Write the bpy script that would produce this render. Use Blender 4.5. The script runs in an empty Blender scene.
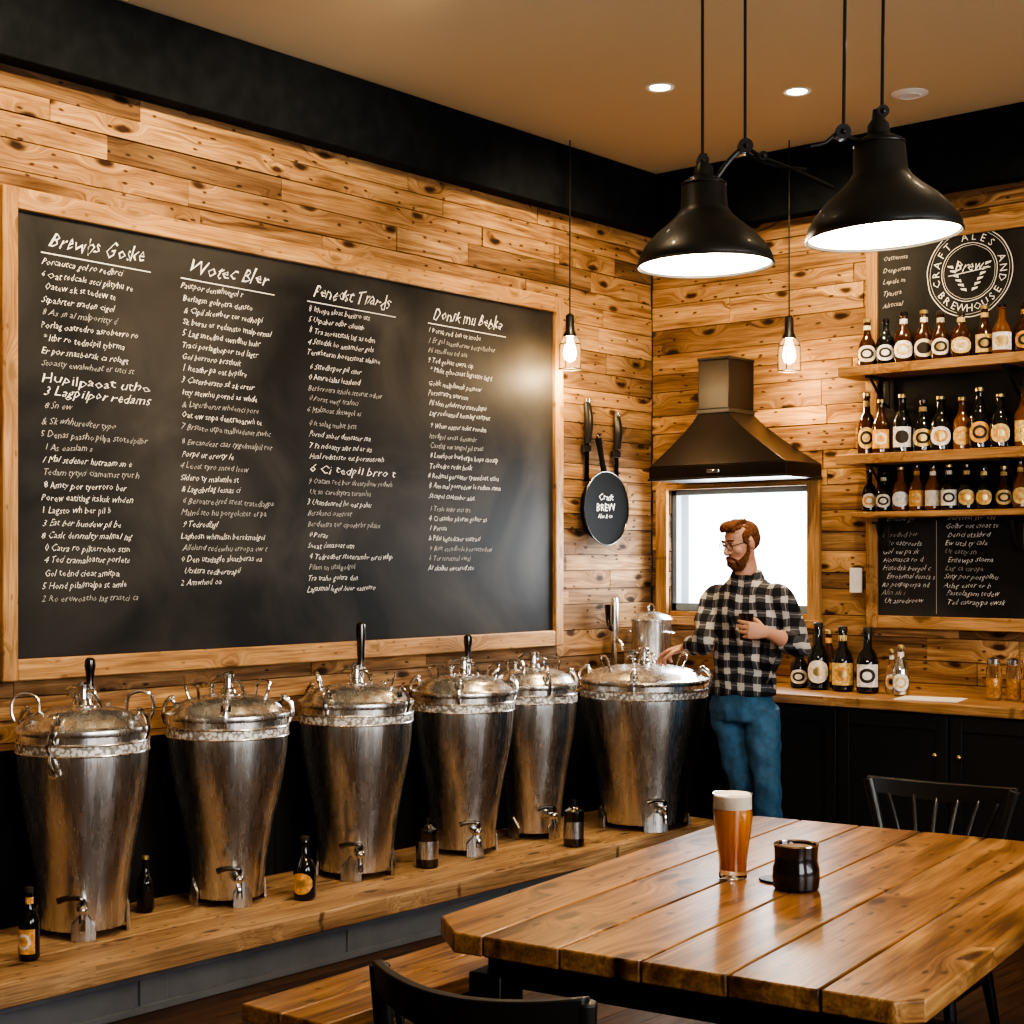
import bpy, bmesh, math, random
from mathutils import Vector, Matrix, Euler, noise
random.seed(7)
scene = bpy.context.scene
COL = scene.collection
R = math.radians
ANG = R(40.65)

# ---------------------------------------------------------------- materials
def newmat(name):
    m = bpy.data.materials.new(name); m.use_nodes = True
    nt = m.node_tree; b = nt.nodes.get('Principled BSDF')
    return m, nt, b
def plain(name, col, rough=.5, metal=0, coat=0, emis=None, es=0, bump=0, bscale=40, trans=0, ior=1.45, var=0.0, spec=.5):
    m, nt, b = newmat(name)
    b.inputs['Base Color'].default_value = (*col, 1)
    b.inputs['Roughness'].default_value = rough
    b.inputs['Metallic'].default_value = metal
    b.inputs['Coat Weight'].default_value = coat
    b.inputs['Transmission Weight'].default_value = trans
    b.inputs['IOR'].default_value = ior
    b.inputs['Specular IOR Level'].default_value = spec
    if emis:
        b.inputs['Emission Color'].default_value = (*emis, 1)
        b.inputs['Emission Strength'].default_value = es
    if bump or var:
        tc = nt.nodes.new('ShaderNodeTexCoord')
        n = nt.nodes.new('ShaderNodeTexNoise'); n.inputs['Scale'].default_value = bscale; n.inputs['Detail'].default_value = 5
        nt.links.new(tc.outputs['Object'], n.inputs['Vector'])
        if bump:
            bp = nt.nodes.new('ShaderNodeBump'); bp.inputs['Strength'].default_value = bump; bp.inputs['Distance'].default_value = .01
            nt.links.new(n.outputs['Fac'], bp.inputs['Height']); nt.links.new(bp.outputs['Normal'], b.inputs['Normal'])
        if var:
            r = nt.nodes.new('ShaderNodeValToRGB')
            r.color_ramp.elements[0].position = .3; r.color_ramp.elements[1].position = .7
            r.color_ramp.elements[0].color = (*[c*(1-var) for c in col], 1)
            r.color_ramp.elements[1].color = (*[min(1, c*(1+var)) for c in col], 1)
            nt.links.new(n.outputs['Fac'], r.inputs['Fac']); nt.links.new(r.outputs['Color'], b.inputs['Base Color'])
    return m

def wood(name, c_dark, c_mid, c_light, axis='x', cross='z', rough=.5, coat=0.0, knots=1.0, gs=1.0, bump=.25, tint=.85, streak=0.0):
    m, nt, b = newmat(name)
    N = nt.nodes; L = nt.links
    tc = N.new('ShaderNodeTexCoord')
    at = N.new('ShaderNodeAttribute'); at.attribute_name = 'rnd'
    sc = N.new('ShaderNodeVectorMath'); sc.operation = 'SCALE'; sc.inputs['Scale'].default_value = 37.0
    L.new(at.outputs['Color'], sc.inputs[0])
    add = N.new('ShaderNodeVectorMath'); add.operation = 'ADD'
    L.new(tc.outputs['Object'], add.inputs[0]); L.new(sc.outputs[0], add.inputs[1])
    sx = N.new('ShaderNodeSeparateXYZ'); L.new(add.outputs[0], sx.inputs[0])
    cb = N.new('ShaderNodeCombineXYZ')
    L.new(sx.outputs['xyz'.index(axis)], cb.inputs[0]); L.new(sx.outputs['xyz'.index(cross)], cb.inputs[1])
    third = [i for i in range(3) if i not in ('xyz'.index(axis), 'xyz'.index(cross))][0]
    L.new(sx.outputs[third], cb.inputs[2])
    def mapped(al, cr, src=None):
        mp = N.new('ShaderNodeMapping'); mp.inputs['Scale'].default_value = (al, cr, cr)
        L.new(src or cb.outputs[0], mp.inputs['Vector']); return mp.outputs[0]
    nd = N.new('ShaderNodeTexNoise'); nd.inputs['Scale'].default_value = 9; nd.inputs['Detail'].default_value = 2
    L.new(cb.outputs[0], nd.inputs['Vector'])
    wv = N.new('ShaderNodeVectorMath'); wv.operation = 'MULTIPLY_ADD'; wv.inputs[1].default_value = (.06, .03, 0)
    L.new(nd.outputs['Color'], wv.inputs[0]); L.new(cb.outputs[0], wv.inputs[2])
    def vor(al, cr, r0, r1, gate):
        vo = N.new('ShaderNodeTexVoronoi'); vo.voronoi_dimensions = '2D'; vo.inputs['Scale'].default_value = 1
        L.new(mapped(al, cr, wv.outputs[0]), vo.inputs['Vector'])
        mr = N.new('ShaderNodeMapRange'); mr.interpolation_type = 'SMOOTHSTEP'
        mr.inputs[1].default_value = r0; mr.inputs[2].default_value = r1; mr.inputs[3].default_value = 1; mr.inputs[4].default_value = 0
        L.new(vo.outputs['Distance'], mr.inputs[0])
        sp = N.new('ShaderNodeSeparateColor'); L.new(vo.outputs['Color'], sp.inputs[0])
        g = N.new('ShaderNodeMath'); g.operation = 'GREATER_THAN'; g.inputs[1].default_value = gate; L.new(sp.outputs[0], g.inputs[0])
        ml = N.new('ShaderNodeMath'); ml.operation = 'MULTIPLY'; L.new(mr.outputs[0], ml.inputs[0]); L.new(g.outputs[0], ml.inputs[1])
        return ml.outputs[0]
    halo = vor(2.6*gs, 6.5*gs, .02, .42, .45)
    ga = N.new('ShaderNodeVectorMath'); ga.operation = 'MULTIPLY_ADD'; ga.inputs[1].default_value = (0, .07, .0)
    cbh = N.new('ShaderNodeCombineXYZ'); L.new(halo, cbh.inputs[1])
    L.new(cbh.outputs[0], ga.inputs[0]); L.new(cb.outputs[0], ga.inputs[2])
    n1 = N.new('ShaderNodeTexNoise'); n1.inputs['Scale'].default_value = 1; n1.inputs['Detail'].default_value = 7; n1.inputs['Distortion'].default_value = 1.0; n1.inputs['Roughness'].default_value = .6
    L.new(mapped(1.5*gs, 22*gs, ga.outputs[0]), n1.inputs['Vector'])
    n2 = N.new('ShaderNodeTexNoise'); n2.inputs['Scale'].default_value = 1; n2.inputs['Detail'].default_value = 4
    L.new(mapped(5*gs, 150*gs, ga.outputs[0]), n2.inputs['Vector'])
    n3 = N.new('ShaderNodeTexNoise'); n3.inputs['Scale'].default_value = 2.6; n3.inputs['Detail'].default_value = 6
    L.new(mapped(1, 2.5), n3.inputs['Vector'])
    rp = N.new('ShaderNodeValToRGB'); e = rp.color_ramp.elements
    e[0].position = .30; e[0].color = (*c_dark, 1); e[1].position = .68; e[1].color = (*c_light, 1)
    mid = e.new(.46); mid.color = (*c_mid, 1)
    L.new(n1.outputs['Fac'], rp.inputs['Fac'])
    def mult(a, b_, f):
        mx = N.new('ShaderNodeMix'); mx.data_type = 'RGBA'; mx.blend_type = 'MULTIPLY'; mx.inputs['Factor'].default_value = f
        L.new(a, mx.inputs[6]); L.new(b_, mx.inputs[7]); return mx.outputs[2]
    def ramp(src, stops):
        r = N.new('ShaderNodeValToRGB'); el = r.color_ramp.elements
        el[0].position = stops[0][0]; el[0].color = (*stops[0][1], 1); el[1].position = stops[-1][0]; el[1].color = (*stops[-1][1], 1)
        for p, c in stops[1:-1]: k = el.new(p); k.color = (*c, 1)
        L.new(src, r.inputs['Fac']); return r.outputs['Color']
    out = mult(rp.outputs['Color'], ramp(n2.outputs['Fac'], [(.3, (.5, .46, .42)), (.6, (1, 1, 1))]), .8)
    out = mult(out, ramp(n3.outputs['Fac'], [(.3, (.52, .49, .47)), (.55, (1, 1, 1))]), .75)
    sep = N.new('ShaderNodeSeparateColor'); L.new(at.outputs['Color'], sep.inputs[0])
    out = mult(out, ramp(sep.outputs[0], [(0, (.34, .31, .30)), (.2, (.54, .51, .50)), (.45, (.76, .72, .69)), (.7, (.95, .90, .82)), (1.0, (1.0, 1.0, 1.0))]), tint)
    if streak:
        n4 = N.new('ShaderNodeTexNoise'); n4.inputs['Scale'].default_value = 1; n4.inputs['Detail'].default_value = 3
        L.new(mapped(1.1, 9), n4.inputs['Vector'])
        out = mult(out, ramp(n4.outputs['Fac'], [(.36, (.22, .14, .09)), (.46, (1, 1, 1))]), streak)
    if knots:
        out = mult(out, ramp(vor(2.6*gs, 6.5*gs, .05, .15, .40), [(0, (1, 1, 1)), (1, (.08, .035, .015))]), .95*knots)
        out = mult(out, ramp(vor(9*gs, 20*gs, .05, .16, .62), [(0, (1, 1, 1)), (1, (.10, .05, .025))]), .9*knots)
    L.new(out, b.inputs['Base Color'])
    b.inputs['Roughness'].default_value = rough; b.inputs['Coat Weight'].default_value = coat; b.inputs['Coat Roughness'].default_value = .2
    b.inputs['Specular IOR Level'].default_value = .3
    bp = N.new('ShaderNodeBump'); bp.inputs['Strength'].default_value = bump; bp.inputs['Distance'].default_value = .004
    L.new(n2.outputs['Fac'], bp.inputs['Height']); L.new(bp.outputs['Normal'], b.inputs['Normal'])
    return m

WC = ((.15, .075, .032), (.40, .235, .115), (.66, .43, .225))
W_LEFT = wood('wall_planks_y', *WC, 'y', 'z', .75, tint=.95)
W_BACK = wood('wall_planks_x', *WC, 'x', 'z', .75, tint=.95)
FC = ((.30, .155, .07), (.48, .28, .13), (.60, .38, .19))
W_FRY = wood('frame_wood_y', *FC, 'y', 'z', .5, .0, knots=.5, tint=.5)
W_FRZ = wood('frame_wood_z', *FC, 'z', 'y', .5, .0, knots=.5, tint=.5)
W_FRX = wood('frame_wood_x', *FC, 'x', 'z', .5, .0, knots=.5, tint=.5)
W_PLAT = wood('platform_wood', (.27, .15, .08), (.49, .31, .17), (.66, .46, .27), 'y', 'x', .6, .0, knots=.8, tint=.6)
W_TABLE = wood('table_wood', (.10, .042, .014), (.33, .165, .060), (.54, .31, .125), 'y', 'x', .35, .2, knots=.9, gs=.8, streak=.75)
W_CNT = wood('counter_wood', (.25, .12, .05), (.44, .25, .115), (.58, .36, .18), 'x', 'y', .4, .1, knots=.5)
W_FLOOR = wood('floor_wood', (.05, .025, .012), (.1, .05, .024), (.16, .085, .04), 'y', 'x', .4, .1, knots=.3)
BLACKP = plain('black_paint', (.009, .009, .010), .55, bump=.05)
BEAMM = plain('beam_black', (.010, .012, .015), .85, bump=.15, bscale=12, var=.3, spec=.15)
BLACKM = plain('black_metal', (.012, .011, .010), .42, coat=.1)
IRON = plain('cast_iron', (.006, .006, .006), .75, bump=.05, bscale=120, spec=.12)
BLACKW = plain('black_wood', (.011, .010, .009), .38, coat=.2)
HOODM = plain('hood_metal', (.016, .012, .010), .36, metal=.45, var=.2, bscale=6)
GREY = plain('grey_paint', (.17, .18, .20), .5, var=.1, bscale=8)
CEIL = plain('ceiling_paint', (.60, .48, .31), .85, bump=.1, bscale=60)
WALLD = plain('dark_wall', (.30, .23, .165), .8)
CHALK = plain('chalk', (.80, .80, .78), .9)
CHALKD = plain('chalk_soft', (.42, .42, .41), .9)
WHITE = plain('white_plastic', (.8, .8, .78), .4)
PAPER = plain('paper', (.85, .84, .8), .7)
CHROME = plain('chrome', (.75, .74, .72), .12, metal=1)
DKCHR = plain('dark_chrome', (.12, .11, .10), .2, metal=1)
BRASS = plain('brass', (.8, .55, .22), .25, metal=1)
RUBBER = plain('black_rubber', (.01, .01, .01), .5)
BGLASS = plain('brown_glass', (.05, .017, .005), .07, coat=.6)
DGLASS = plain('dark_glass', (.008, .008, .007), .07, coat=.6)
AGLASS = plain('amber_glass', (.16, .055, .010), .07, coat=.6)
CLGLASS = plain('clear_glass', (1, 1, 1), .02, trans=1, ior=1.45)
LABELS = [plain('label_cream', (.8, .73, .6), .6, var=.25, bscale=70), plain('label_amber', (.70, .36, .10), .6, var=.4, bscale=70),
          plain('label_white', (.8, .8, .8), .6, var=.3, bscale=70), plain('label_gold', (.7, .5, .2), .5, var=.4, bscale=70)]
LABELD = plain('label_ink', (.03, .025, .02), .6)
CAPG = plain('cap_gold', (.6, .45, .2), .35, metal=.8)
SKIN = plain('skin', (.64, .35, .24), .5)

def steel_mat():
    m, nt, b = newmat('brushed_steel'); N = nt.nodes; L = nt.links
    tc = N.new('ShaderNodeTexCoord'); mp = N.new('ShaderNodeMapping'); mp.inputs['Scale'].default_value = (30, 30, 1.2)
    n = N.new('ShaderNodeTexNoise'); n.inputs['Scale'].default_value = 1.5; n.inputs['Detail'].default_value = 4
    L.new(tc.outputs['Object'], mp.inputs['Vector']); L.new(mp.outputs[0], n.inputs['Vector'])
    mr = N.new('ShaderNodeMapRange'); mr.inputs[3].default_value = .20; mr.inputs[4].default_value = .34
    L.new(n.outputs['Fac'], mr.inputs[0]); L.new(mr.outputs[0], b.inputs['Roughness'])
    r = N.new('ShaderNodeValToRGB'); r.color_ramp.elements[0].position = .3; r.color_ramp.elements[0].color = (.60, .58, .55, 1)
    r.color_ramp.elements[1].position = .7; r.color_ramp.elements[1].color = (.76, .74, .71, 1)
    L.new(n.outputs['Fac'], r.inputs['Fac']); L.new(r.outputs['Color'], b.inputs['Base Color'])
    b.inputs['Metallic'].default_value = .98
    return m
STEEL = steel_mat()
def band_mat():
    m, nt, b = newmat('embossed_band'); N = nt.nodes; L = nt.links
    tc = N.new('ShaderNodeTexCoord'); v = N.new('ShaderNodeTexVoronoi'); v.inputs['Scale'].default_value = 60
    L.new(tc.outputs['Object'], v.inputs['Vector'])
    r = N.new('ShaderNodeValToRGB'); r.color_ramp.elements[0].position = .4; r.color_ramp.elements[0].color = (.88, .87, .84, 1)
    r.color_ramp.elements[1].position = .62; r.color_ramp.elements[1].color = (.28, .26, .24, 1)
    L.new(v.outputs['Distance'], r.inputs['Fac']); L.new(r.outputs['Color'], b.inputs['Base Color'])
    b.inputs['Metallic'].default_value = .3; b.inputs['Roughness'].default_value = .4
    return m
BAND = band_mat()
def board_mat():
    m, nt, b = newmat('chalkboard_slate'); N = nt.nodes; L = nt.links
    tc = N.new('ShaderNodeTexCoord'); n = N.new('ShaderNodeTexNoise'); n.inputs['Scale'].default_value = 1.6; n.inputs['Detail'].default_value = 9; n.inputs['Distortion'].default_value = .8
    L.new(tc.outputs['Object'], n.inputs['Vector'])
    r = N.new('ShaderNodeValToRGB'); r.color_ramp.elements[0].position = .35; r.color_ramp.elements[0].color = (.012, .012, .013, 1)
    r.color_ramp.elements[1].position = .72; r.color_ramp.elements[1].color = (.058, .054, .050, 1)
    L.new(n.outputs['Fac'], r.inputs['Fac']); L.new(r.outputs['Color'], b.inputs['Base Color'])
    b.inputs['Roughness'].default_value = .55; b.inputs['Specular IOR Level'].default_value = .25
    return m
BOARD = board_mat()

# ---------------------------------------------------------------- mesh builder
def frame(d):
    d = d.normalized(); a = Vector((0, 0, 1)) if abs(d.z) < .9 else Vector((1, 0, 0))
    x = a.cross(d).normalized(); y = d.cross(x).normalized(); return x, y
def catmull(pts, n):
    if n <= 1: return pts
    out = []
    P = [pts[0]] + list(pts) + [pts[-1]]
    for i in range(1, len(P)-2):
        for k in range(n):
            t = k/n; a, b, c, d = P[i-1], P[i], P[i+1], P[i+2]
            out.append(.5*((2*b)+(c-a)*t+(2*a-5*b+4*c-d)*t*t+(3*b-a-3*c+d)*t**3))
    out.append(P[-2]); return out
class MB:
    def __init__(s): s.v = []; s.f = []; s.m = []; s.r = []; s.mats = []
    def mi(s, m):
        if m not in s.mats: s.mats.append(m)
        return s.mats.index(m)
    def add(s, vs, fs, m, rnd=None, M=None):
        if rnd is None: rnd = (random.uniform(.45, .9), random.random(), random.random())
        o = len(s.v)
        s.v += [tuple(M @ Vector(v)) if M else tuple(v) for v in vs]
        i = s.mi(m)
        for f in fs: s.f.append([o+k for k in f]); s.m.append(i); s.r.append(rnd)
    def box(s, a, b, m, rnd=None, M=None):
        x0, y0, z0 = a; x1, y1, z1 = b
        vs = [(x0,y0,z0),(x1,y0,z0),(x1,y1,z0),(x0,y1,z0),(x0,y0,z1),(x1,y0,z1),(x1,y1,z1),(x0,y1,z1)]
        s.add(vs, [(0,3,2,1),(4,5,6,7),(0,1,5,4),(1,2,6,5),(2,3,7,6),(3,0,4,7)], m, rnd, M)
    def prism(s, poly, z0, z1, m, rnd=None, M=None):
        n = len(poly)
        vs = [(p[0], p[1], z0) for p in poly]+[(p[0], p[1], z1) for p in poly]
        fs = [tuple(range(n))[::-1], tuple(range(n, 2*n))]+[(i, (i+1) % n, n+(i+1) % n, n+i) for i in range(n)]
        s.add(vs, fs, m, rnd, M)
    def rings(s, rs, m, cap=True, M=None, rnd=None):
        n = len(rs[0]); vs = [p for r in rs for p in r]; fs = []
        for i in range(len(rs)-1):
            for k in range(n):
                fs.append((i*n+k, i*n+(k+1) % n, (i+1)*n+(k+1) % n, (i+1)*n+k))
        if cap: fs.append(tuple(range(n))[::-1]); fs.append(tuple((len(rs)-1)*n+k for k in range(n)))
        s.add(vs, fs, m, rnd, M)
    def lathe(s, prof, c, m, seg=32, M=None, cap=True):
        rs = []
        for r, z in prof:
            r = max(r, .0004)
            rs.append([Vector((c[0]+r*math.cos(2*math.pi*k/seg), c[1]+r*math.sin(2*math.pi*k/seg), c[2]+z)) for k in range(seg)])
        s.rings(rs, m, cap, M)
    def cyl(s, p0, p1, r0, m, r1=None, seg=16, M=None):
        s.tube([p0, p1], [r0, r0 if r1 is None else r1], m, seg, 1, M)
    def tube(s, pts, rad, m, seg=10, sub=4, M=None, flat=None):
        pts = [Vector(p) for p in pts]
        if not hasattr(rad, '__len__'): rad = [rad]*len(pts)
        if sub > 1 and len(pts) > 2:
            rr = [Vector((r, 0, 0)) for r in rad]
            pts = catmull(pts, sub); rad = [v.x for v in catmull(rr, sub)]
        rs = []; x = None
        for i, p in enumerate(pts):
            d = (pts[min(i+1, len(pts)-1)]-pts[max(i-1, 0)])
            if d.length < 1e-9: d = Vector((0, 0, 1))
            d.normalize()
            if x is None: x, y = frame(d)
            else:
                x = (x-d*x.dot(d))
                if x.length < 1e-6: x, y = frame(d)
                x.normalize(); y = d.cross(x)
            rs.append([p+rad[i]*(math.cos(2*math.pi*k/seg)*x+math.sin(2*math.pi*k/seg)*y*(flat or 1)) for k in range(seg)])
        s.rings(rs, m, True, M)
    def ell(s, c, r, m, M=None, seg=20, rot=None):
        c = Vector(c); nr = seg//2
        rm = rot.to_matrix() if rot else Matrix.Identity(3)
        rs = []
        for i in range(nr+1):
            t = math.pi*(i+.02)/(nr+.04)
            rs.append([c+rm @ Vector((r[0]*math.sin(t)*math.cos(2*math.pi*k/seg), r[1]*math.sin(t)*math.sin(2*math.pi*k/seg), -r[2]*math.cos(t))) for k in range(seg)])
        s.rings(rs, m, True, M)
    def torus(s, c, R_, r, m, M=None, n=28, seg=8, plane='xy'):
        vs = []; fs = []
        for i in range(n):
            a = 2*math.pi*i/n
            for k in range(seg):
                b = 2*math.pi*k/seg
                q = ((R_+r*math.cos(b))*math.cos(a), (R_+r*math.cos(b))*math.sin(a), r*math.sin(b))
                if plane == 'xz': q = (q[0], q[2], q[1])
                if plane == 'yz': q = (q[2], q[0], q[1])
                vs.append((c[0]+q[0], c[1]+q[1], c[2]+q[2]))
        for i in range(n):
            for k in range(seg):
                fs.append((i*seg+k, i*seg+(k+1) % seg, ((i+1) % n)*seg+(k+1) % seg, ((i+1) % n)*seg+k))
        s.add(vs, fs, m, None, M)
    def obj(s, name, loc=(0, 0, 0), rot=(0, 0, 0), parent=None, bevel=0, angle=35, recalc=True):
        me = bpy.data.meshes.new(name); me.from_pydata(s.v, [], s.f)
        for m in s.mats: me.materials.append(m)
        me.polygons.foreach_set('material_index', s.m)
        a = me.attributes.new('rnd', 'FLOAT_COLOR', 'FACE')
        a.data.foreach_set('color', [c for r in s.r for c in (*r, 1)])
        if recalc:
            bm = bmesh.new(); bm.from_mesh(me); bmesh.ops.recalc_face_normals(bm, faces=bm.faces); bm.to_mesh(me); bm.free()
        me.polygons.foreach_set('use_smooth', [True]*len(me.polygons))
        me.set_sharp_from_angle(angle=R(angle))
        o = bpy.data.objects.new(name, me); COL.objects.link(o)
        o.location = loc; o.rotation_euler = rot
        if parent: o.parent = parent
        if bevel:
            b = o.modifiers.new('bevel', 'BEVEL'); b.width = bevel; b.segments = 2; b.limit_method = 'ANGLE'; b.angle_limit = R(40)
        return o
def empty(name, loc=(0, 0, 0), rot=(0, 0, 0)):
    e = bpy.data.objects.new(name, None); COL.objects.link(e); e.location = loc; e.rotation_euler = rot
    e.empty_display_size = .1; return e

# ---------------------------------------------------------------- text
def text2d(s, size, shear=.25, offset=.0):
    cu = bpy.data.curves.new('t', 'FONT'); cu.body = s; cu.size = size; cu.shear = shear; cu.resolution_u = 1; cu.offset = offset
    cu.fill_mode = 'FRONT'
    o = bpy.data.objects.new('t', cu); COL.objects.link(o)
    dg = bpy.context.evaluated_depsgraph_get(); dg.update()
    me = bpy.data.meshes.new_from_object(o.evaluated_get(dg))
    vs = [v.co.copy() for v in me.vertices]; fs = [tuple(p.vertices) for p in me.polygons]
    bpy.data.meshes.remove(me); bpy.data.objects.remove(o); bpy.data.curves.remove(cu)
    w = max([v.x for v in vs] or [0])
    return vs, fs, w
SYL = ['br', 'ew', 'ho', 'st', 'al', 'pa', 'le', 'lag', 'er', 'mal', 'ty', 'oat', 'wh', 'eat', 'ci', 'tra', 'am', 'ber', 'sto', 'ut', 'por', 'ter', 'ca', 'sk', 'hu', 'nd', 'red', 'pil', 'sn', 'it', 'ro', 'as', 'ted', 'gol', 'den']
def word():
    return ''.join(random.choice(SYL) for _ in range(random.randint(1, 4)))
def line(n):
    s = ''
    while len(s) < n: s += word()+' '
    s = s[:n].strip()
    return s[0].upper()+s[1:] if s else 'Ale'
def put_text(mb, s, mapf, size, width, m, shear=.25, offset=0.0, maxw=None):
    vs, fs, w = text2d(s, size, shear, offset)
    if w <= 0: return
    k = width/w if width else 1
    k = min(k, 1.5)
    if maxw and w*k > maxw: k = maxw/w
    ph = random.uniform(0, 50); slope = random.uniform(-.01, .01)
    out = []
    for v in vs:
        x = v.x*k
        dy = .20*size*noise.noise(Vector((x*22+ph, ph, 0)))+slope*x; dx = .16*size*noise.noise(Vector((x*30, v.y*50, ph)))
        out.append(mapf(x+dx, v.y*(1+.25*noise.noise(Vector((x*35, ph, 3))))+dy))
    mb.add(out, fs, m)

# ---------------------------------------------------------------- room shell
YB = 7.356; ZC = 3.80; XR = 6.7; YF = -1.8
def rndp():
    return (random.random(), random.random(), random.random())
def rows(z0, z1, hits=()):
    zs = [z0]
    stops = sorted(list(hits)+[z1])
    for st in stops:
        while zs[-1] < st-.001:
            h = random.choice([.085, .10, .115, .14])
            if st-(zs[-1]+h) < .06: zs.append(st)
            else: zs.append(zs[-1]+h)
    return zs
mb = MB()
zs = rows(.0, ZC)
for i in range(len(zs)-1):
    y = YF-random.random()
    while y < YB:
        l = random.uniform(.45, 1.6); y2 = min(y+l, YB)
        if YB-y2 < .25: y2 = YB
        a = max(y, YF)
        if y2 > a: mb.box((-.03, a+.0015, zs[i]+.002), (random.uniform(-.010, .0), y2-.0015, zs[i+1]-.002), W_LEFT, rndp())
        y = y2
mb.box((-.2, YF, 0), (-.028, YB+.2, ZC), BLACKP)
mb.obj('wall_left')
WX0, WX1, WZ0, WZ1 = .12, 1.03, 1.31, 2.0
mb = MB(); zs = rows(0, ZC, (WZ0, WZ1))
for i in range(len(zs)-1):
    inh = zs[i] >= WZ0-.001 and zs[i+1] <= WZ1+.001
    segs = [(0, WX0), (WX1, XR)] if inh else [(0, XR)]
    for s0, s1 in segs:
        x = s0
        while x < s1-.001:
            x2 = min(x+random.uniform(.45, 1.5), s1)
            if s1-x2 < .2: x2 = s1
            mb.box((x+.0015, YB+random.uniform(0, .010), zs[i]+.002), (x2-.0015, YB+.03, zs[i+1]-.002), W_BACK, rndp())
            x = x2
for a, b in [((0, 0), (XR, WZ0)), ((0, WZ1), (XR, ZC)), ((0, WZ0), (WX0, WZ1)), ((WX1, WZ0), (XR, WZ1))]:
    mb.box((a[0], YB+.028, a[1]), (b[0], YB+.2, b[1]), BLACKP)
mb.obj('wall_back')
mb = MB()
added_wins = [(.2, 2.2), (3.2, 5.4)]  # openings added to the unseen right wall to let fill light in
mb.box((XR, YF, 0), (XR+.2, YB+.2, .9), WALLD); mb.box((XR, YF, 2.9), (XR+.2, YB+.2, ZC), WALLD)
for a, b in [(YF, .2), (2.2, 3.2), (5.4, YB+.2)]: mb.box((XR, a, .9), (XR+.2, b, 2.9), WALLD)
mb.obj('wall_right')
for i, (a, b) in enumerate(added_wins):
    mb = MB()
    for y in (a, (a+b)/2-.025, b-.05): mb.box((XR+.05, y, .9), (XR+.1, y+.05, 2.9), BLACKP)
    for z in (.9, 1.85, 2.85): mb.box((XR+.05, a, z), (XR+.1, b, z+.05), BLACKP)
    mb.obj('window_%d' % (i+2))  # frame of an added, unseen opening that serves the fill light
mb = MB(); mb.box((-.2, YF-.2, 0), (XR+.2, YF, ZC), WALLD); mb.obj('wall_front')
mb = MB(); mb.box((-.2, YF-.2, ZC), (XR+.2, YB+.2, ZC+.1), CEIL); mb.obj('ceiling')
mb = MB()
x = 0
while x < XR:
    y = YF-random.random()*2
    while y < YB:
        y2 = y+random.uniform(1.2, 2.2)
        mb.box((x+.001, max(y, YF)+.001, -.02), (min(x+.13, XR)-.001, min(y2, YB)-.001, 0), W_FLOOR, rndp()); y = y2
    x += .13
mb.box((-.2, YF-.2, -.1), (XR+.2, YB+.2, -.02), BLACKP)
mb.obj('floor')
mb = MB(); mb.box((0.001, YF, 3.46), (.10, YB-.001, ZC-.001), BEAMM); mb.obj('trim_1', bevel=.006)
mb = MB(); mb.box((.101, YB-.10, 3.44), (XR-.01, YB-.001, ZC-.001), BEAMM); mb.obj('trim_2', bevel=.006)
mb = MB()
for k in range(12):
    mb.box((.001, 1.0+k*.5, .0), (.018, 1.0+k*.5+.496, .86), BLACKP)
mb.box((.001, 1.0, .862), (.024, 7.0, .885), BLACKP)
mb.obj('wainscot_left')

# window (back)
mb = MB()
fw = .075
mb.box((WX0-fw, YB-.03, WZ0-fw), (WX0, YB-.001, WZ1+.03), W_FRZ)
mb.box((WX1, YB-.03, WZ0-fw), (WX1+fw, YB-.001, WZ1+.03), W_FRZ)
mb.box((WX0, YB-.03, WZ1), (WX1, YB-.001, WZ1+.03), W_FRX)
mb.box((WX0-fw-.01, YB-.06, WZ0-fw), (WX1+fw+.01, YB-.001, WZ0-.03), W_FRX)
SASH = plain('sash_blue_grey', (.20, .25, .30), .5)
for a, b in [((WX0, WZ0), (WX0+.03, WZ1)), ((WX1-.03, WZ0), (WX1, WZ1)), ((WX0, WZ0), (WX1, WZ0+.045)), ((WX0, WZ1-.03), (WX1, WZ1))]:
    mb.box((a[0], YB+.03, a[1]), (b[0], YB+.08, b[1]), SASH)
mb.box((WX0, YB+.0, WZ0-.03), (WX1, YB+.19, WZ0+.0), W_FRX)
mb.obj('window_1', bevel=.003)

# ---------------------------------------------------------------- big chalkboard menu
menu = empty('chalkboard_menu')
BY0, BY1, BZ0, BZ1 = 3.155, 6.485, 1.145, 3.0
mb = MB(); mb.box((.004, BY0+.05, BZ0+.05), (.022, BY1-.05, BZ1-.05), BOARD); mb.obj('slate', parent=menu)
mb = MB(); F = .066; FH = .082
mb.box((.004, BY0, BZ0), (.045, BY0+F, BZ1), W_FRZ); mb.box((.004, BY1-F, BZ0), (.045, BY1, BZ1), W_FRZ)
mb.box((.004, BY0+F, BZ1-FH), (.043, BY1-F, BZ1), W_FRY, (.8, .3, .1)); mb.box((.004, BY0+F, BZ0), (.043, BY1-F, BZ0+FH), W_FRY, (.7, .6, .2))
mb.obj('frame', parent=menu, bevel=.006)
mb = MB()
heads = [['Brewhs Goske', 'Arp Wedglts'], ['Wotec Bler', ''], ['Penedst Tnards', 'Sut Tralers'], ['Donsk mu Bebka', '']]
cols = [(3.33, .56), (3.985, .56), (4.68, .62), (5.46, .64)]
def lw(x0, z0): return lambda x, y: (.0235, x0+x, z0+y)
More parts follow.
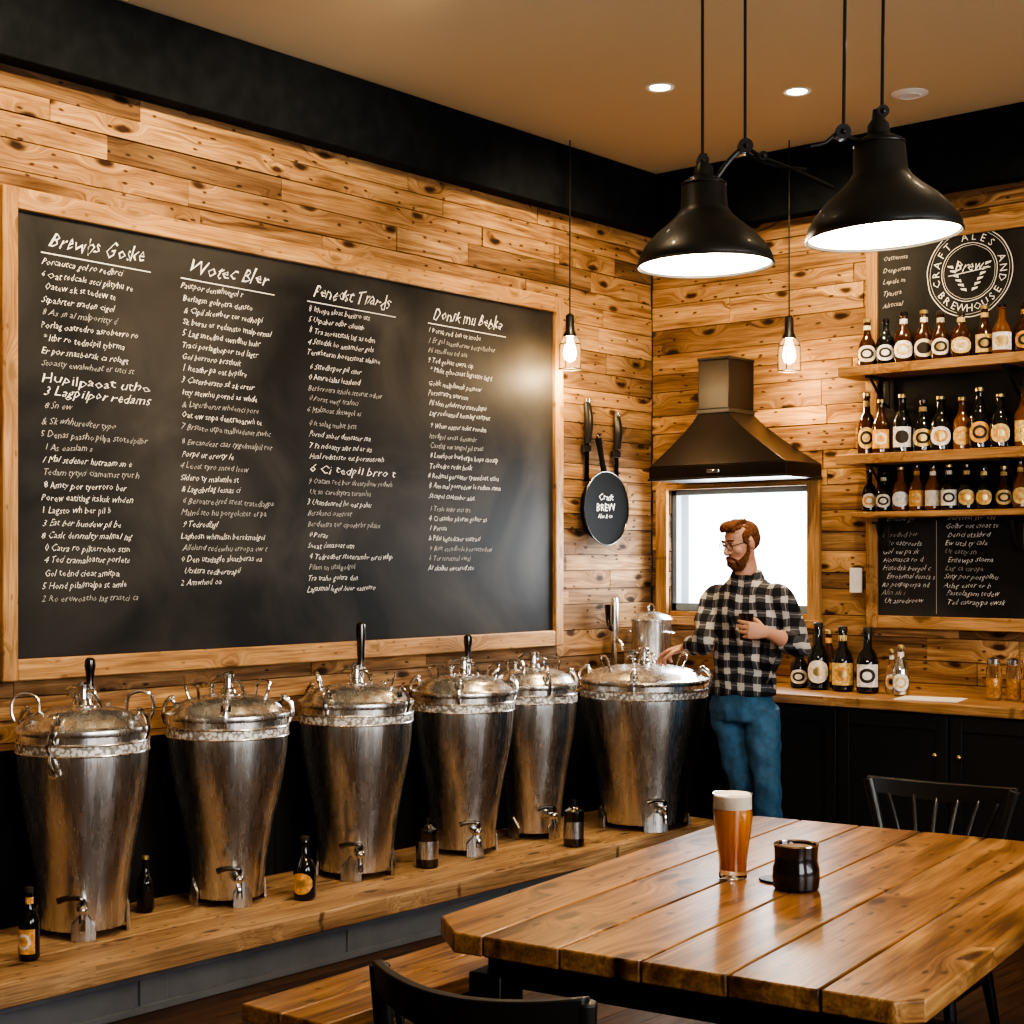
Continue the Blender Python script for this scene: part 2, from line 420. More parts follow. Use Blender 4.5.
for ci, (y0, wd) in enumerate(cols):
    z = 2.80-.008*ci
    put_text(mb, heads[ci][0], lw(y0+.03, z), .085, wd*.80, CHALK, .5, -.0005)
    mb.add([(.0232, y0+.0, z-.028), (.0232, y0+wd*.9, z-.034), (.0232, y0+wd*.9, z-.030), (.0232, y0, z-.023)], [(0, 1, 2, 3)], CHALK)
    z -= .07
    breaks = {0: (9, 12), 1: (13,), 2: (5, 10, 14), 3: (5, 9, 17)}[ci]
    n = (27, 26, 26, 24)[ci]
    for k in range(n):
        if k in breaks: z -= .014
        big = (ci == 0 and k in (9, 10)) or (ci == 2 and k == 14)
        ln = random.randint(18, 31)
        if k and random.random() < .12: ln = random.randint(5, 12)
        w = None
        if big: ln = 16; w = wd*.9
        put_text(mb, ('' if random.random() < .4 else random.choice('0123456789*&')+' ')+line(ln), lw(y0+random.uniform(-.005, .012), z), .037 if not big else .052, w, CHALK if random.random() < .7 or big else CHALKD, random.uniform(.2, .5), -.0003, wd*.98)
        z -= .0485
mb.obj('chalk_writing', parent=menu, recalc=False)

# ---------------------------------------------------------------- back wall chalk board + shelves
sb = empty('chalkboard_sign')
CX0, CX1, CZ0, CZ1 = 1.38, 3.2, 1.25, 3.30
mb = MB(); mb.box((CX0+.05, YB-.02, CZ0+.05), (CX1-.05, YB-.004, CZ1-.05), BOARD); mb.obj('slate', parent=sb)
mb = MB(); F = .065
mb.box((CX0, YB-.035, CZ0), (CX0+F, YB-.003, CZ1), W_FRZ, (.3, .2, .5)); mb.box((CX1-F, YB-.035, CZ0), (CX1, YB-.003, CZ1), W_FRZ)
mb.box((CX0+F, YB-.034, CZ1-F*1.3), (CX1-F, YB-.003, CZ1), W_FRX); mb.box((CX0+F, YB-.034, CZ0), (CX1-F, YB-.003, CZ0+F), W_FRX)
mb.obj('frame', parent=sb, bevel=.004)
mb = MB()
def bw(x0, z0): return lambda x, y: (x0+x, YB-.0215, z0+y)
EC = (1.94, 3.03)
def arc_ring(c, r0, r1, m, n=60):
    vs = []; fs = []
    for k in range(n):
        a = 2*math.pi*k/n; j = .004*noise.noise(Vector((math.cos(a)*3, math.sin(a)*3, r0*40)))
        vs += [(c[0]+(r0+j)*math.cos(a), YB-.0213, c[1]+(r0+j)*math.sin(a)), (c[0]+(r1+j)*math.cos(a), YB-.0213, c[1]+(r1+j)*math.sin(a))]
    for k in range(n): fs.append((2*k, 2*k+1, 2*((k+1) % n)+1, 2*((k+1) % n)))
    mb.add(vs, fs, m)
for r0, r1 in [(.220, .225), (.207, .209), (.143, .147), (.133, .135)]: arc_ring(EC, r0, r1, CHALK)
def arc_text(s, rad, size, a0, a1, inward=False):
    for i, ch in enumerate(s):
        if ch == ' ': continue
        a = a0+(a1-a0)*i/(len(s)-1)
        vs, fs, w = text2d(ch, size, 0, 0)
        rot = a-math.pi/2 if not inward else a+math.pi/2
        cx = EC[0]+rad*math.cos(a); cz = EC[1]+rad*math.sin(a)
        mb.add([(cx+(v.x-w/2)*math.cos(rot)-(v.y-size*.35)*math.sin(rot), YB-.0216, cz+(v.x-w/2)*math.sin(rot)+(v.y-size*.35)*math.cos(rot)) for v in vs], fs, CHALK)
arc_text('CRAFT ALES AND', .177, .054, R(195), R(-15))
arc_text('BREWHOUSE', .177, .054, R(215), R(325), True)
for s in (-1, 1):
    for k in range(6):
        px = EC[0]+s*(.012+.014*k); pz = EC[1]-.095+.024*k
        mb.add([(px, YB-.0215, pz), (px+s*.030, YB-.0215, pz+.010), (px+s*.034, YB-.0215, pz+.018), (px+s*.004, YB-.0215, pz+.016)], [(0, 1, 2, 3)], CHALK)
put_text(mb, 'Brew', bw(1.86, 3.035), .075, .16, CHALK, .4, 0)
mb.add([(EC[0]-.11, YB-.0215, EC[1]-.012), (EC[0]+.11, YB-.0215, EC[1]+.010), (EC[0]+.11, YB-.0215, EC[1]+.015), (EC[0]-.11, YB-.0215, EC[1]-.007)], [(0, 1, 2, 3)], CHALK)
z = 1.80
for k in range(11):
    for x0 in (1.46, 1.80, 2.3):
        if random.random() < .92:
            put_text(mb, line(random.randint(9, 18)), bw(x0+random.uniform(0, .03), z-k*.042), .038, None, CHALK if random.random() < .7 else CHALKD, .45, -.0003, .27 if x0 < 1.7 else .45)
mb.box((1.765, YB-.0215, 1.33), (1.768, YB-.021, 1.80), CHALKD)
for zz in (3.14, 3.08, 3.02, 2.96, 2.90):
    put_text(mb, line(8), bw(1.47, zz), .035, None, CHALKD, .3, 0, .2)
    put_text(mb, line(12), bw(2.25, zz), .035, None, CHALKD, .3, 0, .3)
mb.obj('chalk_writing', parent=sb, recalc=False)

def bottle(mb, c, h, r, glass, lab, kind=0, M=None):
    if kind == 0:
        prof = [(r*.8, 0), (r, .01*1), (r, h*.50), (r*.93, h*.56), (r*.6, h*.66), (r*.38, h*.76), (r*.34, h*.9), (r*.4, h*.93), (r*.36, h*.95)]
    elif kind == 1:
        prof = [(r*.8, 0), (r, .01), (r, h*.42), (r*.97, h*.48), (r*.75, h*.60), (r*.42, h*.68), (r*.36, h*.9), (r*.44, h*.91), (r*.4, h*.95)]
    else:
        prof = [(r*.85, 0), (r, .01), (r*1.02, h*.3), (r*.9, h*.48), (r*.5, h*.62), (r*.34, h*.72), (r*.33, h*.93), (r*.4, h*.94)]
    mb.lathe(prof, c, glass, 16, M)
    mb.lathe([(r*.42, h*.93), (r*.42, h*.985), (r*.3, h)], c, random.choice([CAPG, DKCHR, CAPG, LABELD]), 12, M)
    if lab:
        x, y, z = c
        ctr = R(-65)
        sq = random.random() < .35
        inner = random.choice([LABELD, LABELD, LABELS[1], LABELS[3], LABELS[0]])
        for (sc_, mm, off) in ((1.0, lab, 1.02), (.64, inner, 1.03), (.38, random.choice([lab, CAPG, lab, LABELD]), 1.04)):
            cols_ = 8; vv = []; ff = []
            for q in range(cols_+1):
                t = -1+2*q/cols_; da = R(64)*sc_*t
                hh = h*.17*sc_*(math.sqrt(max(0, 1-t*t*.92)) if not (sq and sc_ == 1.0) else 1)
                aa = ctr+da
                vv += [(x+r*off*math.cos(aa), y+r*off*math.sin(aa), z+h*.27-hh), (x+r*off*math.cos(aa), y+r*off*math.sin(aa), z+h*.27+hh)]
            for q in range(cols_): ff.append((2*q, 2*q+2, 2*q+3, 2*q+1))
            mb.add(vv, ff, mm, None, M)
        if random.random() < .6: mb.lathe([(r*.40, h*.77), (r*.38, h*.86)], c, lab, 12, M, cap=False)

SZ = [2.58, 2.135, 1.845]
for i, z in enumerate(SZ):
    mb = MB(); d = (.27, .27, .2)[i]; x0 = (1.345, 1.335, 1.385)[i]
    mb.box((x0, YB-d, z-(.05, .05, .03)[i]), (3.15, YB-.036, z), W_CNT, (.75, .2, .3))
    for bx in (1.49, 2.2, 2.9):
        mb.box((bx, YB-.048, z-.2), (bx+.03, YB-.036, z-.051), BLACKM)
        mb.tube([(bx+.015, YB-.048, z-.19), (bx+.015, YB-.10, z-.16), (bx+.015, YB-d+.04, z-.055)], .008, BLACKM, 8)
        mb.box((bx, YB-d+.02, z-.062), (bx+.03, YB-.037, z-.0505), BLACKM)
    mb.obj('bottle_shelf', bevel=.004)
for i, z in enumerate(SZ):
    mb = MB(); x = (1.45, 1.43, 1.44)[i]; h0 = (.26, .305, .225)[i]; r0 = (.049, .050, .042)[i]
    while x < 3.08:
        h = h0*random.uniform(.86, 1.07); r = r0*random.uniform(.86, 1.04)
        y = YB-(.14, .14, .12)[i]+random.uniform(-.025, .025)
        bottle(mb, (x, y, z+.001), h, r, random.choice([BGLASS, DGLASS, BGLASS, AGLASS]), random.choice(LABELS), random.randint(0, 2))
        x += 2*r0+random.uniform(.0, .008)
    mb.obj('beer_bottle_row')

# ---------------------------------------------------------------- counter and cabinets
cab = empty('counter_cabinet')
CY = 6.80; CH = .935
mb = MB()
mb.box((1.02, CY-.03, CH-.05), (5.2, YB-.002, CH), W_CNT, (.85, .2, .6))
mb.box((.03, 6.98, CH-.05), (1.02, YB-.002, CH), W_CNT, (.85, .5, .6))
mb.obj('wooden_top', parent=cab, bevel=.006)
mb = MB()
mb.box((1.05, CY+.03, .09), (5.15, YB-.003, CH-.051), BLACKP)
mb.box((1.05, CY+.09, .0), (5.15, YB-.003, .09), BLACKP)
mb.box((.035, 7.06, .0), (1.05, YB-.003, CH-.051), BLACKP)
xs = [1.06, 1.50, 2.08, 2.66, 3.24, 3.82, 4.4, 5.14]
for a, b in zip(xs[:-1], xs[1:]):
    a += .006; b -= .006
    mb.box((a, CY+.012, .1), (b, CY+.03, .875), BLACKP)
    for q in [((a, .1), (a+.06, .875)), ((b-.06, .1), (b, .875)), ((a+.06, .1), (b-.06, .17)), ((a+.06, .805), (b-.06, .875))]:
        mb.box((q[0][0], CY, q[0][1]), (q[1][0], CY+.012, q[1][1]), BLACKP)
for kx in (2.02, 2.14, 3.18, 3.30):
    mb.ell((kx, CY-.018, .69), (.013, .013, .013), BRASS, seg=12); mb.cyl((kx, CY, .69), (kx, CY-.012, .69), .006, BRASS)
mb.obj('cabinet', parent=cab, bevel=.002)
CT = CH+.001
def one_bottle(loc, h, r, g, lab, kind, name='beer_bottle'):
    m = MB(); bottle(m, (0, 0, 0), h, r, g, lab, kind); return m.obj(name, loc=loc)
one_bottle((1.10, 7.13, CT), .22, .046, DGLASS, LABELS[0], 0)
one_bottle((1.23, 7.10, CT), .345, .056, DGLASS, LABELS[0], 1)
one_bottle((1.38, 7.08, CT), .33, .056, DGLASS, LABELS[3], 1)
one_bottle((1.53, 7.06, CT), .33, .056, DGLASS, LABELS[2], 1)
one_bottle((1.63, 7.12, CT), .22, .032, CLGLASS, LABELS[2], 1, 'liquor_bottle')
one_bottle((1.73, 7.02, CT), .25, .040, CHROME, LABELS[2], 0, 'liquor_bottle')
one_bottle((1.20, 7.26, CT), .30, .045, BGLASS, LABELS[1], 0)
for x, y in ((2.17, 7.1), (2.26, 7.12), (2.35, 7.08)):
    mb = MB()
    mb.lathe([(.033, 0), (.036, .01), (.036, .15), (.03, .16), (.03, .17)], (0, 0, 0), CLGLASS, 18)
    mb.lathe([(.032, .171), (.032, .195), (.01, .205)], (0, 0, 0), CHROME, 18)
    mb.lathe([(.029, .012), (.029, .10)], (0, 0, 0), LABELS[1], 18)
    mb.obj('spice_shaker', loc=(x, y, CT))
mb = MB(); mb.box((-.15, -.1, 0), (.15, .1, .004), PAPER); mb.box((-.12, -.09, .004), (.13, .085, .006), PAPER)
mb.obj('paper_menu', loc=(1.93, 6.93, CT), rot=(0, 0, .2))
mb = MB(); mb.box((1.275, YB-.012, 1.43), (1.345, YB-.001, 1.56), WHITE); mb.box((1.30, YB-.018, 1.475), (1.32, YB-.012, 1.515), WHITE); mb.obj('light_switch', bevel=.002)

mb = MB()
mb.lathe([(.10, 0), (.112, .01), (.112, .32), (.118, .325), (.118, .335), (.10, .355), (.04, .375), (.0, .378)], (0, 0, 0), STEEL, 28)
mb.torus((0, 0, .395), .022, .006, CHROME, plane='xz')
for a in (0, math.pi): mb.tube([(.11*math.cos(a), -.04, .26), (.15*math.cos(a), -.03, .26), (.15*math.cos(a), .03, .26), (.11*math.cos(a), .04, .26)], .006, CHROME, 8)
mb.obj('stock_pot', loc=(.17, 7.11, CT))

# ---------------------------------------------------------------- range hood
mb = MB()
hx0, hx1, hy0, hz = .24, 1.105, 6.99, 2.04
yb_ = YB-.002
mb.box((hx0, hy0, hz), (hx1, yb_, hz+.07), HOODM)
mb.box((hx0-.006, hy0-.006, hz-.006), (hx1+.006, yb_, hz+.006), BLACKM)
cx0, cx1, cy0, cz = .49, .685, 7.10, 2.40
n = 6; rs = []
for i in range(n+1):
    t = i/n; e = 1-(1-t)**1.2
    rs.append([Vector((hx0+(cx0-hx0)*e, hy0+(cy0-hy0)*e, hz+.071+(cz-hz-.071)*t)), Vector((hx1+(cx1-hx1)*e, hy0+(cy0-hy0)*e, hz+.071+(cz-hz-.071)*t)),
               Vector((hx1+(cx1-hx1)*e, yb_, hz+.071+(cz-hz-.071)*t)), Vector((hx0+(cx0-hx0)*e, yb_, hz+.071+(cz-hz-.071)*t))])
mb.rings(rs, HOODM)
mb.box((cx0-.008, cy0-.008, cz-.005), (cx1+.008, yb_, cz+.02), BLACKM)
mb.box((cx0, cy0, cz+.02), (cx1, yb_, 2.685), HOODM)
mb.box((cx0-.005, cy0-.005, 2.685), (cx1+.005, yb_, 2.70), BLACKM)
mb.box((.62, hy0-.010, hz+.025), (.70, hy0-.001, hz+.045), CHROME)
mb.obj('range_hood', bevel=.003, angle=25)

# ---------------------------------------------------------------- pan and knives
mb = MB(); M = Matrix.Translation((.03, 6.82, 1.885)) @ Matrix.Rotation(R(90), 4, 'Y')
mb.lathe([(.155, 0), (.180, .005), (.205, .045), (.200, .047), (.178, .04), (.0, .038)], (0, 0, 0), IRON, 40, M)
mb.torus((0, 0, .046), .2025, .004, DKCHR, M)
mb.tube([(.06, 6.82, 2.085), (.05, 6.81, 2.16), (.035, 6.80, 2.27)], [.018, .015, .019], IRON, 10)
mb.torus((.035, 6.80, 2.28), .014, .004, DKCHR, plane='yz')
def pw(y0, z0): return lambda x, y: (.0715, y0+x, z0+y)
put_text(mb, 'Craft', pw(6.75, 1.93), .05, .14, CHALK, .1, 0)
put_text(mb, 'BREW', pw(6.735, 1.87), .06, .17, CHALK, 0, 0)
put_text(mb, 'Ales & co', pw(6.75, 1.83), .035, .13, CHALK, .2)
mb.obj('frying_pan')
def knife(y, z, L, name):
    mb = MB()
    mb.box((.012, y-.018, z-L*.5), (.016, y+.022, z), DKCHR)
    mb.tube([(.022, y, z-.01), (.030, y+.002, z+L*.25), (.022, y-.003, z+L*.48)], [.024, .029, .023], BLACKW, 10, flat=.7)
    mb.lathe([(.018, 0), (.018, .02)], (.022, y, z+L*.48), CHROME, 12)
    mb.box((.001, y-.035, z-.055), (.022, y+.035, z-.02), BLACKW)
    return mb.obj(name, bevel=.001)
knife(6.72, 2.25, .44, 'kitchen_knife'); knife(6.99, 2.23, .36, 'kitchen_knife')

# ---------------------------------------------------------------- platform
pl = empty('keg_platform')
mb = MB()
for k in range(3):
    w = .705/3
    mb.box((.019+k*(w-.005), 1.2, .165), (.019+(k+1)*(w-.005)-.003, 6.96, .225), W_PLAT, (random.uniform(.6, .95), random.random(), random.random()))
mb.box((.716, 1.2, .150), (.735, 6.96, .226), W_PLAT, (.7, .1, .7))
mb.obj('wooden_top', parent=pl, bevel=.005)
mb = MB(); mb.box((.02, 1.2, 0), (.68, 6.94, .164), GREY)
for y in (1.3, 2.3, 3.3, 4.3, 5.3): mb.box((.68, y, .0), (.69, y+.12, .15), GREY)
mb.box((.68, 1.2, .12), (.692, 6.94, .15), GREY); mb.box((.68, 1.2, 0), (.692, 6.94, .03), GREY)
mb.obj('painted_base', parent=pl, bevel=.003)
PZ = .2265

def keg(x, y, Rk, H, style=0, stick=0, rot=0, k0=1.0):
    s = H/.84; mb = MB()
    P = [(.625, .030), (.63, .05), (.645, .10), (.68, .18), (.735, .27), (.81, .37), (.885, .46), (.945, .54), (.98, .61), (.997, .66), (1.0, .69)]
    P = [(1-(1-a)*k0, b) for a, b in P]; bR = P[0][0]
    pts = catmull([Vector((a, b, 0)) for a, b in P], 3)
    mb.lathe([(p.x*Rk, p.y*s) for p in pts], (0, 0, 0), STEEL, 56)
    mb.lathe([(1.0*Rk, .688*s), (1.02*Rk, .691*s), (1.02*Rk, .724*s), (1.0*Rk, .727*s)], (0, 0, 0), BAND, 48)
    mb.torus((0, 0, .688*s), Rk*1.012, .005, STEEL, n=48); mb.torus((0, 0, .727*s), Rk*1.012, .005, STEEL, n=48)
    mb.lathe([(.985*Rk, .725*s), (.985*Rk, .755*s), (1.03*Rk, .76*s), (1.04*Rk, .77*s), (1.03*Rk, .78*s), (.97*Rk, .785*s), (.93*Rk, .792*s), (.86*Rk, .812*s), (.72*Rk, .832*s), (.5*Rk, .846*s), (.2*Rk, .853*s), (0, .855*s)], (0, 0, 0), STEEL, 56)
    for k in range(4):
        a0 = math.pi/4+k*math.pi/2+rot
        rs = []
        for j in range(7):
            a = a0+(j-3)/3*.26; c = Vector((math.cos(a), math.sin(a), 0)); t = abs(j-3)/3
            zt = (.115-.05*t)*s
            rs.append([c*((bR+.02)*Rk)+Vector((0, 0, zt)), c*((bR+.035)*Rk+.004)+Vector((0, 0, zt-.01)), c*((bR+.07)*Rk)+Vector((0, 0, 0)), c*((bR+.02)*Rk)+Vector((0, 0, 0))])
        mb.rings(rs, STEEL)
    zt = .85*s
    mb.lathe([(.05, 0), (.05, .010), (.032, .014), (.028, .03), (.02, .035), (.018, .07), (.026, .074), (.026, .088), (.01, .098)], (0, 0, zt-.004), CHROME, 20)
    mb.tube([(.0, 0, zt+.05), (.045, .01, zt+.06), (.065, .02, zt+.03), (.07, .03, zt-.008)], .007, CHROME, 8)
    mb.tube([(.0, 0, zt+.06), (-.05, -.01, zt+.07), (-.085, -.01, zt+.055)], [.006, .008, .010], CHROME, 8)
    # secondary pressure valve on the lid
    M = Matrix.Rotation(rot+R(150), 4, 'Z')
    mb.lathe([(.018, 0), (.018, .012), (.010, .016), (.010, .045), (.016, .05), (.016, .065), (.006, .07)], (.11, 0, .825*s), CHROME, 14, M)
    mb.tube([(.11, 0, .87*s), (.135, .01, .885*s), (.16, .015, .88*s)], .0055, CHROME, 8, M=M)
    for k in range(4):
        a = rot+.35+k*math.pi/2; M = Matrix.Rotation(a, 4, 'Z')
        mb.tube([(Rk*.86, 0, .805*s), (Rk*.94, 0, .836*s), (Rk*1.04, 0, .815*s), (Rk*1.075, 0, .77*s), (Rk*1.03, 0, .735*s)], [.007, .009, .009, .008, .006], CHROME, 8, M=M)
        mb.box((Rk*.78, -.02, .80*s), (Rk*.9, .02, .824*s), CHROME, M=M)
        mb.ell((Rk*.93, 0, .842*s), (.016, .011, .010), CHROME, M, 10)
    for sgn in (0, 1):
        a = rot+R(50)+sgn*math.pi; M = Matrix.Rotation(a, 4, 'Z')
        if style == 0:
            mb.tube([(Rk*.66, -.02, .83*s), (Rk*.68, -.02, .885*s), (Rk*.85, -.02, .905*s), (Rk*1.03, -.02, .89*s), (Rk*1.07, -.02, .84*s), (Rk*1.02, -.02, .80*s)], .0065, CHROME, 8, M=M)
        else:
            mb.tube([(Rk*.62, -.045, .84*s), (Rk*.68, -.045, .895*s), (Rk*.68, .045, .895*s), (Rk*.62, .045, .84*s)], .0065, CHROME, 8, M=M)
    if style == 0:
        M = Matrix.Rotation(R(-62), 4, 'Z')
        mb.tube([(Rk*1.05, 0, .77*s), (Rk*1.10, 0, .735*s), (Rk*1.04, 0, .70*s), (Rk*1.09, .01, .66*s), (Rk*1.05, .03, .62*s), (Rk*1.03, .0, .615*s)], .006, CHROME, 8, M=M)
    if stick:
        mb.lathe([(.014, 0), (.016, .02), (.013, .04), (.017, .08), (.021, stick-.03), (.019, stick-.008), (.01, stick)], (.0, .03, zt+.05), DKCHR, 16)
        mb.lathe([(.02, 0), (.02, .015)], (.0, .03, zt+.06), CHROME, 16)
        mb.cyl((.0, .03, zt-.01), (.0, .03, zt+.055), .012, CHROME)
    M = Matrix.Rotation(R(-38)+rot*.3, 4, 'Z'); r0 = (bR+.02)*Rk; z0 = .135*s
    mb.cyl((r0, 0, z0), (r0+.045, 0, z0), .022, CHROME, M=M)
    mb.cyl((r0+.04, 0, z0), (r0+.10, 0, z0), .013, CHROME, M=M)
    mb.ell((r0+.10, 0, z0), (.022, .020, .020), CHROME, M, 14)
    mb.tube([(r0+.10, 0, z0-.01), (r0+.115, 0, z0-.035), (r0+.115, 0, z0-.07)], [.013, .011, .013], CHROME, 10, M=M)
    mb.tube([(r0+.10, 0, z0+.015), (r0+.105, 0, z0+.04), (r0+.10, -.05, z0+.045), (r0+.095, -.085, z0+.035)], [.008, .009, .010, .012], DKCHR, 8, M=M)
    return mb.obj('beer_keg', loc=(x, y, PZ))
keg(.285, 3.34, .237, .82, 0, .13, .2, .92)
keg(.285, 4.02, .240, .82, 1, 0, .5, 1.1)
keg(.285, 4.73, .247, .82, 1, .22, -.1, .95)
keg(.285, 5.43, .237, .82, 1, .14, .3)
keg(.265, 5.97, .215, .82, 1, .0, .7)
keg(.505, 6.575, .325, .82, 1, .0, .1, .85)
mb = MB()
mb.lathe([(.05, 0), (.05, .01), (.018, .02), (.016, .90), (.022, .91), (.024, 1.0), (.022, 1.14), (.018, 1.165), (.012, 1.17)], (0, 0, 0), STEEL, 20)
mb.tube([(0, 0, .92), (.06, -.03, .93), (.08, -.035, .88)], .010, CHROME, 8)
mb.tube([(0, 0, .98), (-.0, -.05, 1.02), (-.0, -.06, 1.13)], [.010, .012, .018], DKCHR, 10)
mb.obj('beer_tap_tower', loc=(.085, 6.88, PZ))

one_bottle((.50, 2.98, PZ), .25, .036, DGLASS, LABELS[1], 0)
one_bottle((.20, 3.68, PZ), .22, .034, DGLASS, None, 0)
one_bottle((.50, 4.24, PZ), .255, .046, DGLASS, LABELS[1], 1)
for x, y in ((.42, 5.04), (.60, 5.87)):
    mb = MB(); mb.lathe([(.038, 0), (.050, .005), (.050, .15), (.052, .155), (.05, .17), (.03, .18), (.02, .19), (.02, .22), (.01, .225)], (0, 0, 0), DKCHR, 24)
    mb.lathe([(.0515, .04), (.0515, .12)], (0, 0, 0), STEEL, 24, cap=False)
    mb.obj('steel_growler', loc=(x, y, PZ))

# ---------------------------------------------------------------- table
TA = R(8)
tb = empty('dining_table', (3.176, 3.607, 0), (0, 0, TA))
mb = MB(); hx, hy = .6025, .94; nP = 6; pw_ = 2*hx/nP; ch = .12
for k in range(nP):
    a = -hx+k*pw_+.0016; b = -hx+(k+1)*pw_-.0016
    r = (random.uniform(.4, 1), random.random(), random.random())
    if k == 0: poly = [(a, -hy+ch), (a+ch, -hy), (b, -hy), (b, hy), (a+ch*.4, hy), (a, hy-ch*.4)]
    elif k == nP-1: poly = [(a, -hy), (b-ch*.4, -hy), (b, -hy+ch*.4), (b, hy-ch*.4), (b-ch*.4, hy), (a, hy)]
    else: poly = [(a, -hy), (b, -hy), (b, hy), (a, hy)]
    mb.prism(poly, .703, .75, W_TABLE, r)
mb.obj('table_top', parent=tb, bevel=.005)
mb = MB()
for sx in (-1, 1):
    for sy in (-1, 1):
        x = sx*(hx-.13); y = sy*(hy-.16)
        mb.box((x-.045, y-.045, 0), (x+.045, y+.045, .63), BLACKW)
    mb.box((sx*(hx-.13)-.02, -hy+.16, .60), (sx*(hx-.13)+.02, hy-.16, .702), BLACKW)
for sy in (-1, 1):
    mb.box((-hx+.13, sy*(hy-.16)-.02, .60), (hx-.13, sy*(hy-.16)+.02, .702), BLACKW)
mb.box((-.03, -hy+.2, .15), (.03, hy-.2, .21), BLACKW)
for sy in (-1, 1): mb.box((-hx+.13, sy*(hy-.16)-.025, .15), (hx-.13, sy*(hy-.16)+.025, .21), BLACKW)
mb.obj('table_base', parent=tb, bevel=.004)

def beer_mat():
    m, nt, b = newmat('amber_beer'); N = nt.nodes; L = nt.links
    tc = N.new('ShaderNodeTexCoord'); sp = N.new('ShaderNodeSeparateXYZ'); L.new(tc.outputs['Object'], sp.inputs[0])
    mr = N.new('ShaderNodeMapRange'); mr.inputs[1].default_value = 0; mr.inputs[2].default_value = .2; L.new(sp.outputs[2], mr.inputs[0])
    r = N.new('ShaderNodeValToRGB'); r.color_ramp.elements[0].color = (.80, .17, .008, 1); r.color_ramp.elements[1].color = (.95, .36, .05, 1)
    L.new(mr.outputs[0], r.inputs['Fac']); L.new(r.outputs['Color'], b.inputs['Base Color'])
    b.inputs['Roughness'].default_value = .15; b.inputs['Transmission Weight'].default_value = .2; b.inputs['Coat Weight'].default_value = 1; b.inputs['Coat Roughness'].default_value = .03
    b.inputs['Subsurface Weight'].default_value = .3; b.inputs['Subsurface Radius'].default_value = (.05, .02, .005)
    return m
BEER = beer_mat(); FOAM = plain('beer_foam', (.85, .77, .62), .8, bump=.3, bscale=200)
bg = empty('beer_glass', (2.99, 3.535, .7505))
mb = MB()
mb.lathe([(.030, .0), (.037, .003), (.038, .012), (.036, .02), (.037, .05), (.044, .10), (.052, .16), (.054, .19), (.053, .228), (.051, .228), (.0515, .19), (.0495, .16), (.0415, .10), (.0345, .05), (.0335, .024), (.0, .022)], (0, 0, 0), CLGLASS, 40)
mb.obj('glass', parent=bg)
mb = MB(); mb.lathe([(.0, .024), (.0330, .0245), (.034, .05), (.041, .10), (.049, .16), (.0505, .188), (0, .188)], (0, 0, 0), BEER, 40); mb.obj('beer', parent=bg)
mb = MB(); mb.lathe([(.0, .1885), (.0508, .1885), (.0506, .222), (.045, .228), (.02, .232), (0, .232)], (0, 0, 0), FOAM, 40); mb.obj('foam', parent=bg)
DCER = plain('dark_ceramic', (.012, .006, .005), .2, coat=.5)
mb = MB()
mb.lathe([(.052, 0), (.059, .006), (.061, .03), (.060, .055), (.055, .072), (.056, .10), (.058, .114), (.054, .116), (.052, .113), (.051, .10), (.0, .098)], (0, 0, 0), DCER, 36)
mb.lathe([(.0, .099), (.0508, .099), (.050, .108), (.0, .110)], (0, 0, 0), plain('dark_foam', (.22, .14, .10), .7), 30)
mb.torus((0, 0, .115), .0555, .003, CHROME)
mb.obj('ale_mug', loc=(3.185, 3.53, .7505))
mb = MB(); mb.prism([(.05*math.cos(2*math.pi*k/28), .05*math.sin(2*math.pi*k/28)) for k in range(28)], 0, .006, BLACKW); mb.obj('drink_coaster', loc=(3.095, 3.59, .7505), bevel=.002)

# ---------------------------------------------------------------- bench
mb = MB()
for k in range(2):
    mb.box((-.15+k*.151, -.45, .41), (-.15+k*.151+.148, .45, .455), W_TABLE, (random.uniform(.8, 1), random.random(), .5))
for sy in (-1, 1):
    for sx in (-1, 1):
        mb.box((sx*.10-.025, sy*.37-.025, 0), (sx*.10+.025, sy*.37+.025, .409), BLACKW)
    mb.box((-.10, sy*.37-.02, .35), (.10, sy*.37+.02, .408), BLACKW)
mb.box((-.018, -.37, .16), (.018, .37, .2), BLACKW)
for sy in (-1, 1): mb.box((-.10, sy*.37-.015, .16), (.10, sy*.37+.015, .2), BLACKW)
mb.obj('wooden_bench', loc=(2.225, 3.05, 0), rot=(0, 0, R(3)), bevel=.005)

